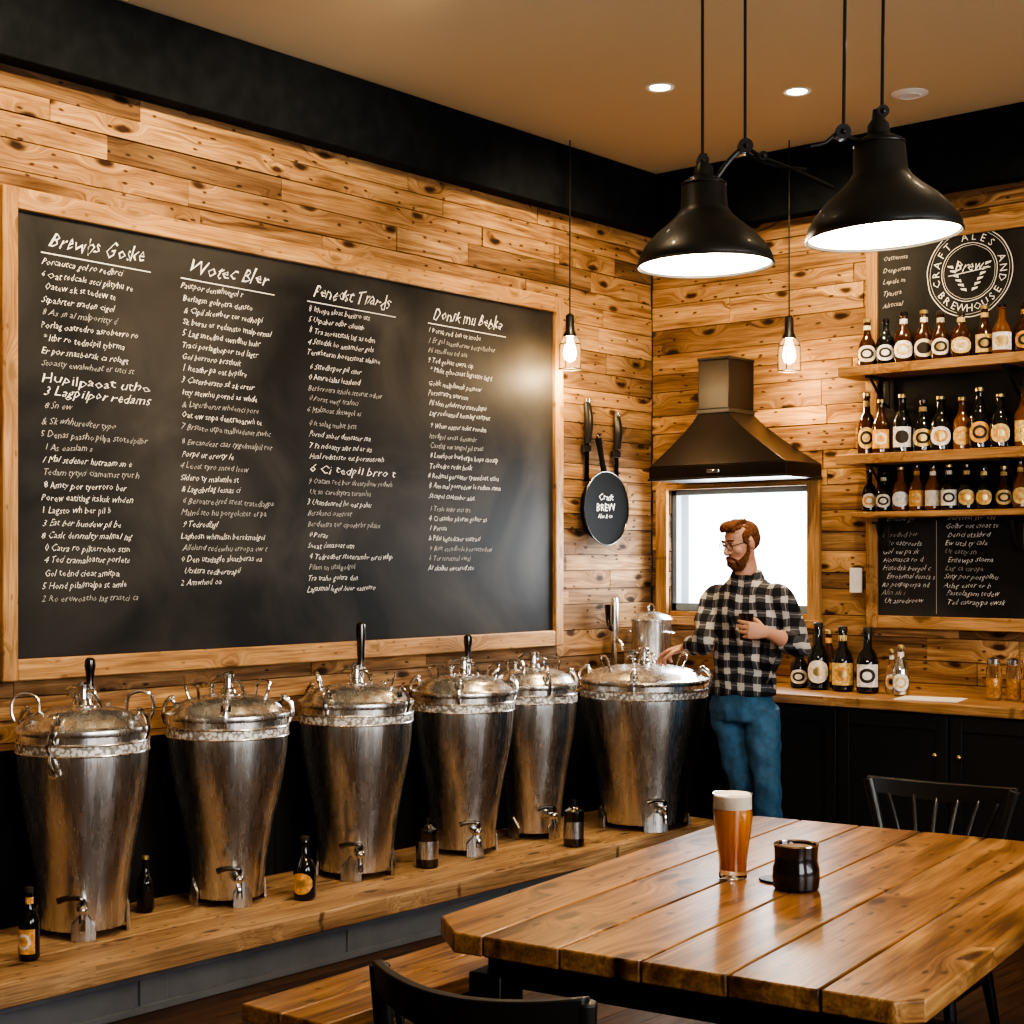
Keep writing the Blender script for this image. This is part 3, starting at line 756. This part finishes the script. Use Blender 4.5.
# ---------------------------------------------------------------- chairs
def chair(loc, rz, hb=.86, name='dining_chair', wide=.24):
    mb = MB()
    n = 28; poly = []
    for k in range(n):
        a = 2*math.pi*k/n; c, s = math.cos(a), math.sin(a)
        poly.append((.215*math.copysign(abs(c)**.6, c), .205*math.copysign(abs(s)**.6, s)))
    mb.prism(poly, .435, .465, BLACKW)
    for sx in (-1, 1):
        mb.tube([(sx*.15, -.15, .436), (sx*.18, -.18, .2), (sx*.205, -.205, 0)], [.019, .021, .014], BLACKW, 12)
        mb.tube([(sx*.14, .15, .436), (sx*.17, .185, .2), (sx*.195, .215, 0)], [.019, .021, .014], BLACKW, 12)
        mb.cyl((sx*.18, -.18, .2), (sx*.17, .185, .2), .011, BLACKW)
        mb.tube([(sx*.185, .16, .46), (sx*.205, .19, .62), (sx*(wide-.005), .205, hb-.01)], [.019, .018, .020], BLACKW, 12)
    mb.cyl((-.175, 0, .2), (.175, 0, .2), .011, BLACKW)
    rs = []
    for i in range(17):
        t = -1+i/8; x = t*wide; y = .205+.075*(1-t*t); h = .026+.008*(1-t*t)
        zc = hb-.026-.022*(1-t*t)
        rs.append([Vector((x, y-.012, zc-h)), Vector((x, y+.012, zc-h)), Vector((x, y+.016, zc+h)), Vector((x, y-.008, zc+h))])
    mb.rings(rs, BLACKW)
    for i in range(6):
        t = -1+2*(i+.5)/6
        mb.tube([(t*.15, .165, .46), (t*.17, .20, .62), (t*(wide-.03), .205+.075*(1-t*t), hb-.06)], [.009, .0095, .008], BLACKW, 8)
    return mb.obj(name, loc=loc, rot=(0, 0, rz), bevel=.003)
chair((3.40, 2.235, 0), R(187), .87, wide=.225)
chair((2.90, 4.80, 0), R(4), .84, wide=.265)
chair((3.72, 4.86, 0), R(8), .84)

# ---------------------------------------------------------------- pendant lamps
LAMPIN = plain('lamp_enamel', (.9, .85, .75), .4, emis=(1, .84, .6), es=1.8)  # emission added so the white lining looks brightly lit by the bulb
BULB = plain('bulb_glow', (1, .9, .7), .3, emis=(1, .84, .6), es=14)
EDI = plain('edison_glow', (1, .7, .35), .3, emis=(1, .66, .3), es=45)
JAR = plain('jar_glass', (1, .96, .9), .04, trans=1, ior=1.3, emis=(1, .6, .25), es=.18)  # slight emission puts the bulb's warm glow into the glass itself
def pend(loc, rz, tilt, sc, parts):
    e = empty('pendant_lamp', loc, (0, 0, rz))
    mb = MB(); T = Matrix.Rotation(tilt, 4, 'Y')
    prof = [(.198, -.005), (.2, .0), (.198, .016), (.192, .030), (.176, .055), (.145, .090), (.108, .120), (.082, .145), (.070, .165), (.067, .225), (.058, .245), (.03, .26), (.028, .285), (.016, .30), (.012, .325)]
    mb.lathe(prof, (0, 0, 0), BLACKM, 56, T*1, cap=False)
    mb.torus((0, 0, -.003), .199, .004, BLACKM, T, n=56)
    mb.torus((0, 0, .235), .064, .004, BLACKM, T)
    mb.obj('shade', parent=e, recalc=False)
    mb = MB()
    mb.lathe([(.193, .001), (.187, .026), (.172, .051), (.141, .086), (.104, .116), (.078, .141), (.05, .160), (.01, .162)], (0, 0, 0), LAMPIN, 48, T, cap=False)
    mb.obj('shade_lining', parent=e, recalc=False)
    mb = MB(); mb.ell((0, 0, .058), (.055, .055, .05), BULB, T, 24); mb.lathe([(.03, .10), (.03, .155)], (0, 0, 0), BLACKM, 16, T); mb.obj('bulb', parent=e)
    mb = MB()
    for p in parts:
        if p[0] == 't': mb.tube(p[1], p[2], BLACKM, 8, 3)
        elif p[0] == 'j': mb.cyl((p[1][0], -.014, p[1][1]), (p[1][0], .014, p[1][1]), p[2], BLACKM, seg=18); mb.ell((p[1][0], 0, p[1][1]), (.012, .02, .012), BLACKM, seg=12)
    mb.obj('cord_and_arm', parent=e)
    l = bpy.data.lights.new('pl', 'POINT'); l.energy = 36; l.color = (1, .82, .58); l.shadow_soft_size = .05
    lo = bpy.data.objects.new('lamp_light', l); COL.objects.link(lo); lo.parent = e; lo.location = (0, 0, -.02)
    return e
z1 = ZC-2.475-.002
pend((2.685, 3.862, 2.475), ANG, R(-1), 1, [
    ('t', [(-.008, 0, .31), (-.008, 0, .8), (-.01, 0, z1)], .0045),
    ('t', [(.118, 0, .36), (.118, 0, .8), (.115, 0, z1)], .0045),
    ('t', [(.03, 0, .25), (.075, 0, .31), (.118, 0, .35)], .008), ('j', (.118, .348), .022),
    ('t', [(.118, 0, .35), (.17, 0, .315), (.26, 0, .28), (.38, 0, .225)], .006), ('j', (.17, .317), .014), ('j', (-.008, .305), .018),
    ('t', [(.118, 0, .33), (.19, 0, .295), (.30, 0, .28)], .005)])
z2 = ZC-2.445-.002
pend((3.349, 3.694, 2.445), ANG, R(-3), 1, [
    ('t', [(-.005, 0, .31), (0, 0, .8), (.0, 0, z2)], .0045),
    ('t', [(-.105, 0, .27), (-.1, 0, .7), (-.097, 0, z2)], .0045),
    ('t', [(-.03, 0, .24), (-.07, 0, .245), (-.115, 0, .265)], .007), ('j', (-.108, .265), .02),
    ('t', [(-.108, 0, .28), (-.15, 0, .24), (-.19, 0, .23)], .005), ('j', (-.005, .318), .016)])

def edison(loc, ztop):
    e = empty('edison_pendant', loc)
    mb = MB()
    mb.cyl((0, 0, .10), (0, 0, ztop-loc[2]-.001), .0035, RUBBER, seg=8)
    mb.lathe([(.012, .19), (.022, .18), (.024, .10), (.034, .085), (.036, .07)], (0, 0, 0), BLACKM, 20)
    mb.torus((0, 0, -.10), .058, .003, BLACKM); mb.torus((0, 0, .03), .055, .003, BLACKM)
    for k in range(4):
        a = k*math.pi/2+.3; mb.tube([(.034*math.cos(a), .034*math.sin(a), .075), (.057*math.cos(a), .057*math.sin(a), .03), (.060*math.cos(a), .060*math.sin(a), -.10)], .0025, BLACKM, 6)
    mb.obj('socket_and_cord', parent=e)
    mb = MB(); mb.lathe([(.034, .07), (.05, .05), (.055, .0), (.056, -.10), (.053, -.10), (.052, .0), (.046, .046), (.033, .066)], (0, 0, 0), JAR, 24, cap=False); mb.obj('glass_jar', parent=e)
    mb = MB(); mb.lathe([(.014, .068), (.018, .05), (.030, .015), (.036, -.020), (.026, -.052), (.0, -.064)], (0, 0, 0), EDI, 20); mb.obj('bulb', parent=e)
    l = bpy.data.lights.new('el', 'POINT'); l.energy = 17; l.color = (1, .70, .38); l.shadow_soft_size = .04
    lo = bpy.data.objects.new('bulb_light', l); COL.objects.link(lo); lo.parent = e; lo.location = (0.0, 0, -.13)
edison((.17, 6.38, 2.70), ZC)
edison((1.04, 7.13, 2.69), ZC)

SPOTE = plain('downlight_glow', (1, .9, .7), .3, emis=(1, .84, .6), es=30)
def down(x, y, en, tgt=None, size=100):
    e = empty('recessed_downlight', (x, y, ZC))
    mb = MB(); mb.lathe([(.045, -.002), (.062, -.006), (.068, -.002), (.068, 0)], (0, 0, 0), WHITE, 28, cap=False); mb.lathe([(.046, -.001), (.046, -.003)], (0, 0, 0), SPOTE, 24)
    mb.obj('housing', parent=e)
    l = bpy.data.lights.new('dl', 'SPOT'); l.energy = en; l.color = (1, .76, .46); l.spot_size = R(size); l.spot_blend = .9; l.shadow_soft_size = .05
    lo = bpy.data.objects.new('spot', l); COL.objects.link(lo); lo.parent = e; lo.location = (0, 0, -.02)
    if tgt:
        d = Vector(tgt)-Vector((x, y, ZC-.02)); lo.rotation_euler = d.to_track_quat('-Z', 'Y').to_euler()
down(1.055, 5.94, 160, (.0, 6.3, 2.5))
down(1.507, 6.41, 165, (1.0, 7.35, 2.3))
down(1.5, 4.2, 190, (0, 4.5, 2.7))
down(1.3, 3.0, 210, (0, 3.3, 2.9), 90)
down(1.3, 1.6, 110, (0, 2.2, 2.6))
down(2.95, 6.3, 110, (2.3, 7.3, 2.1))
down(3.4, 4.9, 60, None)
down(2.0, 3.2, 70, None)
mb = MB(); mb.lathe([(.0, -.012), (.04, -.014), (.06, -.012), (.085, -.004), (.085, -.0)], (0, 0, 0), WHITE, 30); mb.torus((0, 0, -.013), .05, .004, WHITE)
mb.obj('ceiling_vent', loc=(1.896, 6.78, ZC-.001))

def area(name, loc, rot, sx, sy, en, col):
    l = bpy.data.lights.new(name, 'AREA'); l.shape = 'RECTANGLE'; l.size = sx; l.size_y = sy; l.energy = en; l.color = col
    o = bpy.data.objects.new(name, l); COL.objects.link(o); o.location = loc; o.rotation_euler = rot; return o
area('daylight_1', ((WX0+WX1)/2, YB+.35, 1.66), (R(-90), 0, 0), .9, .7, 40, (.85, .93, 1))
area('daylight_2', (XR+.3, 1.2, 1.9), (0, R(90), 0), 2.0, 2.0, 50, (1, .96, .92))  # added fill light behind a made-up opening, also gives steel highlights
area('daylight_3', (XR+.3, 4.3, 1.9), (0, R(90), 0), 2.0, 2.2, 50, (1, .96, .92))  # second added fill light, behind the other made-up opening
w = bpy.data.worlds.new('world'); scene.world = w; w.use_nodes = True
bgN = w.node_tree.nodes['Background']; bgN.inputs[0].default_value = (.90, .95, 1, 1); bgN.inputs[1].default_value = 5.0

# ---------------------------------------------------------------- man
man = empty('man', (1.173, 6.50, 0), (0, 0, ANG))
def plaid():
    m, nt, b = newmat('plaid_flannel'); N = nt.nodes; L = nt.links
    tc = N.new('ShaderNodeTexCoord')
    nz = N.new('ShaderNodeTexNoise'); nz.inputs['Scale'].default_value = 7; L.new(tc.outputs['Object'], nz.inputs['Vector'])
    sb_ = N.new('ShaderNodeVectorMath'); sb_.operation = 'MULTIPLY_ADD'; sb_.inputs[1].default_value = (.045, .045, .045)
    L.new(nz.outputs['Color'], sb_.inputs[0]); L.new(tc.outputs['Object'], sb_.inputs[2])
    def stripe(vec, per, ph=0.0, duty=.5):
        d = N.new('ShaderNodeVectorMath'); d.operation = 'DOT_PRODUCT'; d.inputs[1].default_value = [c/per for c in vec]
        L.new(sb_.outputs[0], d.inputs[0])
        a = N.new('ShaderNodeMath'); a.operation = 'ADD'; a.inputs[1].default_value = ph+50; L.new(d.outputs['Value'], a.inputs[0])
        f = N.new('ShaderNodeMath'); f.operation = 'FRACT'; L.new(a.outputs[0], f.inputs[0])
        g = N.new('ShaderNodeMath'); g.operation = 'LESS_THAN'; g.inputs[1].default_value = duty; L.new(f.outputs[0], g.inputs[0])
        return g.outputs[0]
    def addn(a, b_, k):
        m_ = N.new('ShaderNodeMath'); m_.operation = 'MULTIPLY_ADD'; m_.inputs[1].default_value = k; L.new(b_, m_.inputs[0])
        if isinstance(a, float): m_.inputs[2].default_value = a
        else: L.new(a, m_.inputs[2])
        return m_.outputs[0]
    lat = (.85, -.55, .05)
    s = addn(0.0, stripe(lat, .072, 0, .46), .5); s = addn(s, stripe((.05, 0, 1), .072, .2, .46), .5)
    s = addn(s, stripe(lat, .072, .76, .07), .2); s = addn(s, stripe((.05, 0, 1), .072, .96, .07), .2)
    r = N.new('ShaderNodeValToRGB'); e = r.color_ramp.elements; e[0].position = 0; e[0].color = (.006, .007, .012, 1); e[1].position = 1; e[1].color = (.55, .52, .49, 1)
    k = e.new(.5); k.color = (.07, .07, .08, 1)
    L.new(s, r.inputs['Fac']); L.new(r.outputs['Color'], b.inputs['Base Color']); b.inputs['Roughness'].default_value = .85
    n = N.new('ShaderNodeTexNoise'); n.inputs['Scale'].default_value = 14; n.inputs['Detail'].default_value = 3; L.new(tc.outputs['Object'], n.inputs['Vector'])
    bp = N.new('ShaderNodeBump'); bp.inputs['Strength'].default_value = .7; bp.inputs['Distance'].default_value = .025; L.new(n.outputs['Fac'], bp.inputs['Height']); L.new(bp.outputs['Normal'], b.inputs['Normal'])
    return m
PLAID = plaid()
DENIM = plain('denim', (.045, .125, .23), .8, bump=.4, bscale=30, var=.2)
LEATH = plain('boot_leather', (.05, .025, .012), .45, bump=.2)
HAIR = plain('ginger_hair', (.16, .06, .024), .75, bump=.4, bscale=160, var=.5)
EYEW = plain('eye_white', (.7, .68, .65), .2); EYED = plain('eye_dark', (.03, .02, .015), .2); LIP = plain('lip', (.45, .16, .12), .5)

def remesh(mbd, name, vox, mat, smooth=4, parent=None, disp=0, dscale=30):
    o = mbd.obj(name+'_tmp')
    md = o.modifiers.new('r', 'REMESH'); md.mode = 'VOXEL'; md.voxel_size = vox
    if smooth:
        sm = o.modifiers.new('s', 'SMOOTH'); sm.factor = .5; sm.iterations = smooth
    dg = bpy.context.evaluated_depsgraph_get(); dg.update()
    me = bpy.data.meshes.new_from_object(o.evaluated_get(dg)); me.name = name
    me.materials.clear(); me.materials.append(mat)
    for p in me.polygons: p.material_index = 0; p.use_smooth = True
    if disp:
        ns = [v.normal.copy() for v in me.vertices]
        for v, nn in zip(me.vertices, ns): v.co += nn*disp*noise.noise(v.co*dscale)
    bpy.data.objects.remove(o)
    ob = bpy.data.objects.new(name, me); COL.objects.link(ob)
    if parent: ob.parent = parent
    return ob
LAT = Vector((.8, -.6, 0)); FWD = Vector((-.6, -.8, 0))
def body_ring(c, a, b_, n=28, tilt=0):
    c = Vector(c)
    return [c+LAT*a*math.cos(2*math.pi*k/n)+FWD*b_*math.sin(2*math.pi*k/n)+Vector((0, 0, tilt*math.sin(2*math.pi*k/n))) for k in range(n)]
mb = MB()
T = [(.945, .170, .122, -.018), (.98, .168, .121, -.015), (1.05, .161, .120, -.01), (1.15, .164, .122, -.004), (1.27, .180, .128, .0), (1.36, .192, .125, .002), (1.42, .184, .112, .004), (1.46, .150, .095, .005), (1.50, .098, .08, .005), (1.525, .066, .066, .003)]
mb.rings([body_ring((u, 0, z), a, b_) for z, a, b_, u in T], PLAID)
LS = Vector((.150, -.112, 1.412)); RS = Vector((-.142, .106, 1.412))
LE = Vector((.240, -.125, 1.185)); LWr = Vector((.045, -.300, 1.262))
RE = Vector((-.215, -.04, 1.20)); RWr = Vector((-.285, .14, 1.165))
mb.tube([LS-Vector((.05, -.04, -.018)), LS, (LS+LE)/2+Vector((.008, -.0, .0)), LE, LE.lerp(LWr, .42)], [.048, .063, .058, .053, .047], PLAID, 18, 6)
mb.tube([RS+Vector((.05, -.04, .018)), RS, (RS+RE)/2+Vector((-.010, 0, 0)), RE, RE.lerp(RWr, .50)], [.048, .063, .057, .052, .046], PLAID, 18, 6)
for a, b_, r in [((-.10, -.10, 1.33), (.02, -.135, 1.10), .014), ((.08, -.16, 1.34), (.05, -.15, 1.08), .013), ((.15, -.19, 1.2), (.06, -.17, 1.0), .014), ((-.13, -.03, 1.20), (-.02, -.12, .98), .014), ((-.14, .0, 1.06), (.10, -.15, .99), .012)]:
    mb.tube([a, (Vector(a)+Vector(b_))/2+Vector((0, -.004, -.02)), b_], [r*.5, r, r*.5], PLAID, 10, 4)
remesh(mb, 'flannel_shirt', .008, PLAID, 4, man, .012, 13)
mb = MB()
n = 24
def collar_ring(rad, z, drop):
    out = []
    for k in range(n+1):
        a = math.pi/2+R(22)+(2*math.pi-R(44))*k/n
        f = max(0, math.sin(a)); out.append(Vector((0, -.003, z))+LAT*rad*math.cos(a)+FWD*rad*1.08*math.sin(a)+Vector((0, 0, -drop*f*f)))
    return out
strips = [collar_ring(.060, 1.505, .045), collar_ring(.063, 1.545, .06), collar_ring(.070, 1.552, .06), collar_ring(.088, 1.512, .055)]
vs = [p for st in strips for p in st]; m_ = n+1
fs = [(i*m_+k, i*m_+k+1, (i+1)*m_+k+1, (i+1)*m_+k) for i in range(3) for k in range(n)]
mb.add(vs, fs, PLAID)
def cuff(a, b_, t, r):
    p = a.lerp(b_, t); d = (b_-a).normalized(); mb.tube([p-d*.024, p-d*.012, p+d*.012, p+d*.024], [r, r*1.06, r*1.06, r], PLAID, 18, 2)
cuff(LE, LWr, .46, .047); cuff(RE, RWr, .54, .046)
co_ = mb.obj('collar_and_cuffs', parent=man, recalc=False)
sd = co_.modifiers.new('s', 'SOLIDIFY'); sd.thickness = .003
mb = MB()
mb.rings([body_ring((-.016, 0, z), a, b_) for z, a, b_ in [(.98, .140, .10), (.93, .150, .110), (.87, .160, .122), (.82, .150, .12)]], DENIM)
LH = Vector((.065, -.055, .87)); RH = Vector((-.080, .055, .87))
LK = Vector((.085, -.125, .50)); RK = Vector((-.02, .0, .50)); LA = Vector((.10, -.06, .10)); RA = Vector((.02, .10, .10))
mb.tube([LH+Vector((0, 0, .03)), LH, (LH+LK)/2, LK, (LK+LA)/2, LA], [.078, .090, .082, .066, .060, .057], DENIM, 20, 5)
mb.tube([RH+Vector((0, 0, .03)), RH, (RH+RK)/2, RK, (RK+RA)/2, RA], [.078, .090, .082, .066, .060, .057], DENIM, 20, 5)
remesh(mb, 'jeans', .009, DENIM, 3, man, .012, 16)
for A in (LA, RA):
    mb = MB()
    mb.tube([A+Vector((0, 0, .10)), A+Vector((0, 0, -.01)), A+Vector((0, 0, -.045))], [.046, .05, .05], LEATH, 16, 4)
    f = FWD
    for t, h, wd in [(-.03, .05, .045), (.03, .05, .045), (.09, .04, .048), (.145, .034, .046)]:
        p = A+f*t; mb.ell((p.x, p.y, h*.9+.005), (wd, wd, h), LEATH)
    remesh(mb, 'boot', .008, LEATH, 3, man)
def hand(mb, W, D, Nn, Tn, curl, thumb, s=1.0):
    D = D.normalized(); Nn = (Nn-D*Nn.dot(D)).normalized(); Tn = (Tn-D*Tn.dot(D)-Nn*Tn.dot(Nn)).normalized()
    rs = []
    for t, w_, th in [(-.015, .026, .021), (.0, .028, .020), (.03, .037, .019), (.065, .042, .016), (.088, .040, .012)]:
        c = W+D*t*s; rs.append([c+Tn*w_*s*math.cos(2*math.pi*k/20)+Nn*th*s*math.sin(2*math.pi*k/20) for k in range(20)])
    mb.rings(rs, SKIN)
    for i, (L_, off) in enumerate([(.92, .032), (1.0, .011), (.95, -.011), (.76, -.031)]):
        p = W+D*(.080-(.008 if i == 3 else 0))*s+Tn*off*s; pts = [p]; ang = 0
        for seg_, c in zip((.045, .030, .023), curl):
            ang += c+.08*i; d = D*math.cos(ang)+Nn*math.sin(ang)+Tn*(.06-.04*i)
            p = p+d.normalized()*seg_*L_*s; pts.append(p)
        mb.tube(pts, [.0095*s, .0088*s, .0080*s, .0064*s], SKIN, 10, 3)
    p0 = W+D*.02*s+Tn*.024*s+Nn*.006
    a, b_, c = thumb
    d1 = (D*a+Tn*b_+Nn*c).normalized(); d2 = (D*(a+.3)+Tn*(b_-.35)+Nn*(c+.35)).normalized()
    mb.tube([p0, p0+d1*.042*s, p0+d1*.042*s+d2*.030*s, p0+d1*.042*s+d2*.030*s+(d2+D*.4).normalized()*.022*s], [.014*s, .0115*s, .0098*s, .0072*s], SKIN, 10, 3)
mb = MB()
mb.tube([LE.lerp(LWr, .2), LE.lerp(LWr, .55), LE.lerp(LWr, .85), LWr], [.040, .038, .029, .025], SKIN, 16, 4)
LD = Vector((-.93, -.12, .12))
hand(mb, LWr, LD, Vector((0, 1, 0)), Vector((0, 0, 1)), (.55, .80, .7), (.5, .6, .7))
remesh(mb, 'left_forearm_and_hand', .003, SKIN, 1, man)
mb = MB()
mb.tube([RE.lerp(RWr, .2), RE.lerp(RWr, .55), RE.lerp(RWr, .85), RWr], [.040, .038, .029, .025], SKIN, 16, 4)
hand(mb, RWr, Vector((-.85, .5, -.22)), Vector((0, 0, -1)), Vector((-.5, -.85, 0)), (.35, .5, .35), (.6, .75, .2))
remesh(mb, 'right_forearm_and_hand', .003, SKIN, 1, man)
LDn = LD.normalized(); cc = LWr+LDn*.088+Vector((0, .042, 0))
mb = MB()
mb.lathe([(.028, -.05), (.031, -.045), (.036, .075), (.033, .075), (.030, .060), (0, .059)], tuple(cc), plain('dark_tumbler', (.03, .015, .01), .08, coat=.8), 24)
mb.obj('tumbler', parent=man)
HC = Vector((-.028, -.026, 1.676))
HM = Matrix.Translation(HC) @ Matrix.Rotation(R(122), 4, 'Z') @ Matrix.Rotation(R(-17), 4, 'X')
mb = MB()
mb.ell((0, -.012, .035), (.072, .090, .080), SKIN, HM); mb.ell((0, .026, .0), (.060, .062, .085), SKIN, HM)
mb.ell((0, .035, -.065), (.046, .052, .048), SKIN, HM); mb.ell((0, .010, -.045), (.060, .065, .055), SKIN, HM)
mb.tube([(0, .080, .034), (0, .092, .010), (0, .106, -.012), (0, .095, -.022)], [.008, .010, .012, .009], SKIN, 12, 4, HM)
for s in (-1, 1):
    mb.ell((s*.011, .094, -.017), (.008, .009, .007), SKIN, HM, 12)
    mb.ell((s*.026, .078, .036), (.022, .010, .006), SKIN, HM, 14)
    mb.ell((s*.036, .058, -.012), (.022, .022, .020), SKIN, HM, 14)
    mb.ell((s*.073, -.005, .002), (.008, .018, .030), SKIN, HM, 14)
mb.ell((0, .087, -.046), (.022, .010, .005), SKIN, HM, 12); mb.ell((0, .083, -.058), (.019, .010, .006), SKIN, HM, 12)
mb.tube([HC+Vector((.010, .012, -.05)), Vector((.0, .0, 1.56)), Vector((-.004, -.004, 1.50)), Vector((-.025, -.035, 1.465))], [.054, .054, .054, .045], SKIN, 20, 4)
remesh(mb, 'head', .0035, SKIN, 3, man)
mb = MB()
for s in (-1, 1):
    mb.ell((s*.027, .079, .019), (.012, .008, .0060), EYEW, HM, 14); mb.ell((s*.028, .0865, .018), (.005, .003, .005), EYED, HM, 10)
    mb.tube([(s*.014, .086, .024), (s*.028, .088, .0255), (s*.042, .077, .021)], [.003, .004, .003], SKIN, 8, 3, HM)
    mb.tube([(s*.010, .091, .040), (s*.028, .090, .046), (s*.046, .075, .040)], [.004, .0050, .003], HAIR, 8, 3, HM)
    mb.torus((s*.029, .097, .016), .019, .0016, BLACKM, HM, n=20, seg=6, plane='xz')
    mb.tube([(s*.048, .095, .020), (s*.070, .06, .022), (s*.079, .0, .018)], .0018, BLACKM, 6, 2, HM)
mb.tube([(-.010, .097, .020), (0, .100, .022), (.010, .097, .020)], .0018, BLACKM, 6, 2, HM)
mb.ell((0, .094, -.053), (.018, .006, .004), LIP, HM, 12)
mb.obj('face_details', parent=man)
mb = MB()
mb.ell((0, -.026, .044), (.0745, .082, .070), HAIR, HM); mb.ell((0, -.040, .02), (.072, .068, .068), HAIR, HM)
mb.ell((0, .028, .094), (.055, .048, .018), HAIR, HM)
for k in range(7):
    x = -.045+.015*k
    mb.tube([(x, .064, .080), (x*.95+.003, .060, .103), (x*.9+.006, .03, .114), (x*.8, -.03, .113)], [.007, .011, .011, .009], HAIR, 10, 4, HM)
for s in (-1, 1): mb.ell((s*.0655, .014, .04), (.0095, .024, .034), HAIR, HM, 14)
remesh(mb, 'hair', .0035, HAIR, 1, man, .003, 90)
mb = MB()
mb.ell((0, .048, -.086), (.042, .044, .036), HAIR, HM); mb.ell((0, .074, -.083), (.030, .024, .019), HAIR, HM)
for s in (-1, 1):
    mb.tube([(s*.067, .012, .015), (s*.063, .020, -.03), (s*.051, .045, -.066), (s*.030, .068, -.083)], [.006, .010, .018, .021], HAIR, 12, 4, HM)
    mb.tube([(0, .096, -.035), (s*.016, .094, -.039), (s*.030, .081, -.054), (s*.034, .072, -.073)], [.005, .006, .007, .009], HAIR, 10, 4, HM)
remesh(mb, 'beard', .0035, HAIR, 1, man, .003, 120)

# ---------------------------------------------------------------- camera
cam = bpy.data.cameras.new('camera'); co = bpy.data.objects.new('camera', cam); COL.objects.link(co)
co.location = (5.248, 0, 1.6); co.rotation_euler = (R(90), 0, ANG)
cam.sensor_width = 36; cam.lens = 54.7; cam.shift_y = .047; cam.clip_start = .05
scene.camera = co
scene.view_settings.view_transform = 'AgX'; scene.view_settings.look = 'AgX - High Contrast'
scene.view_settings.exposure = 0.15
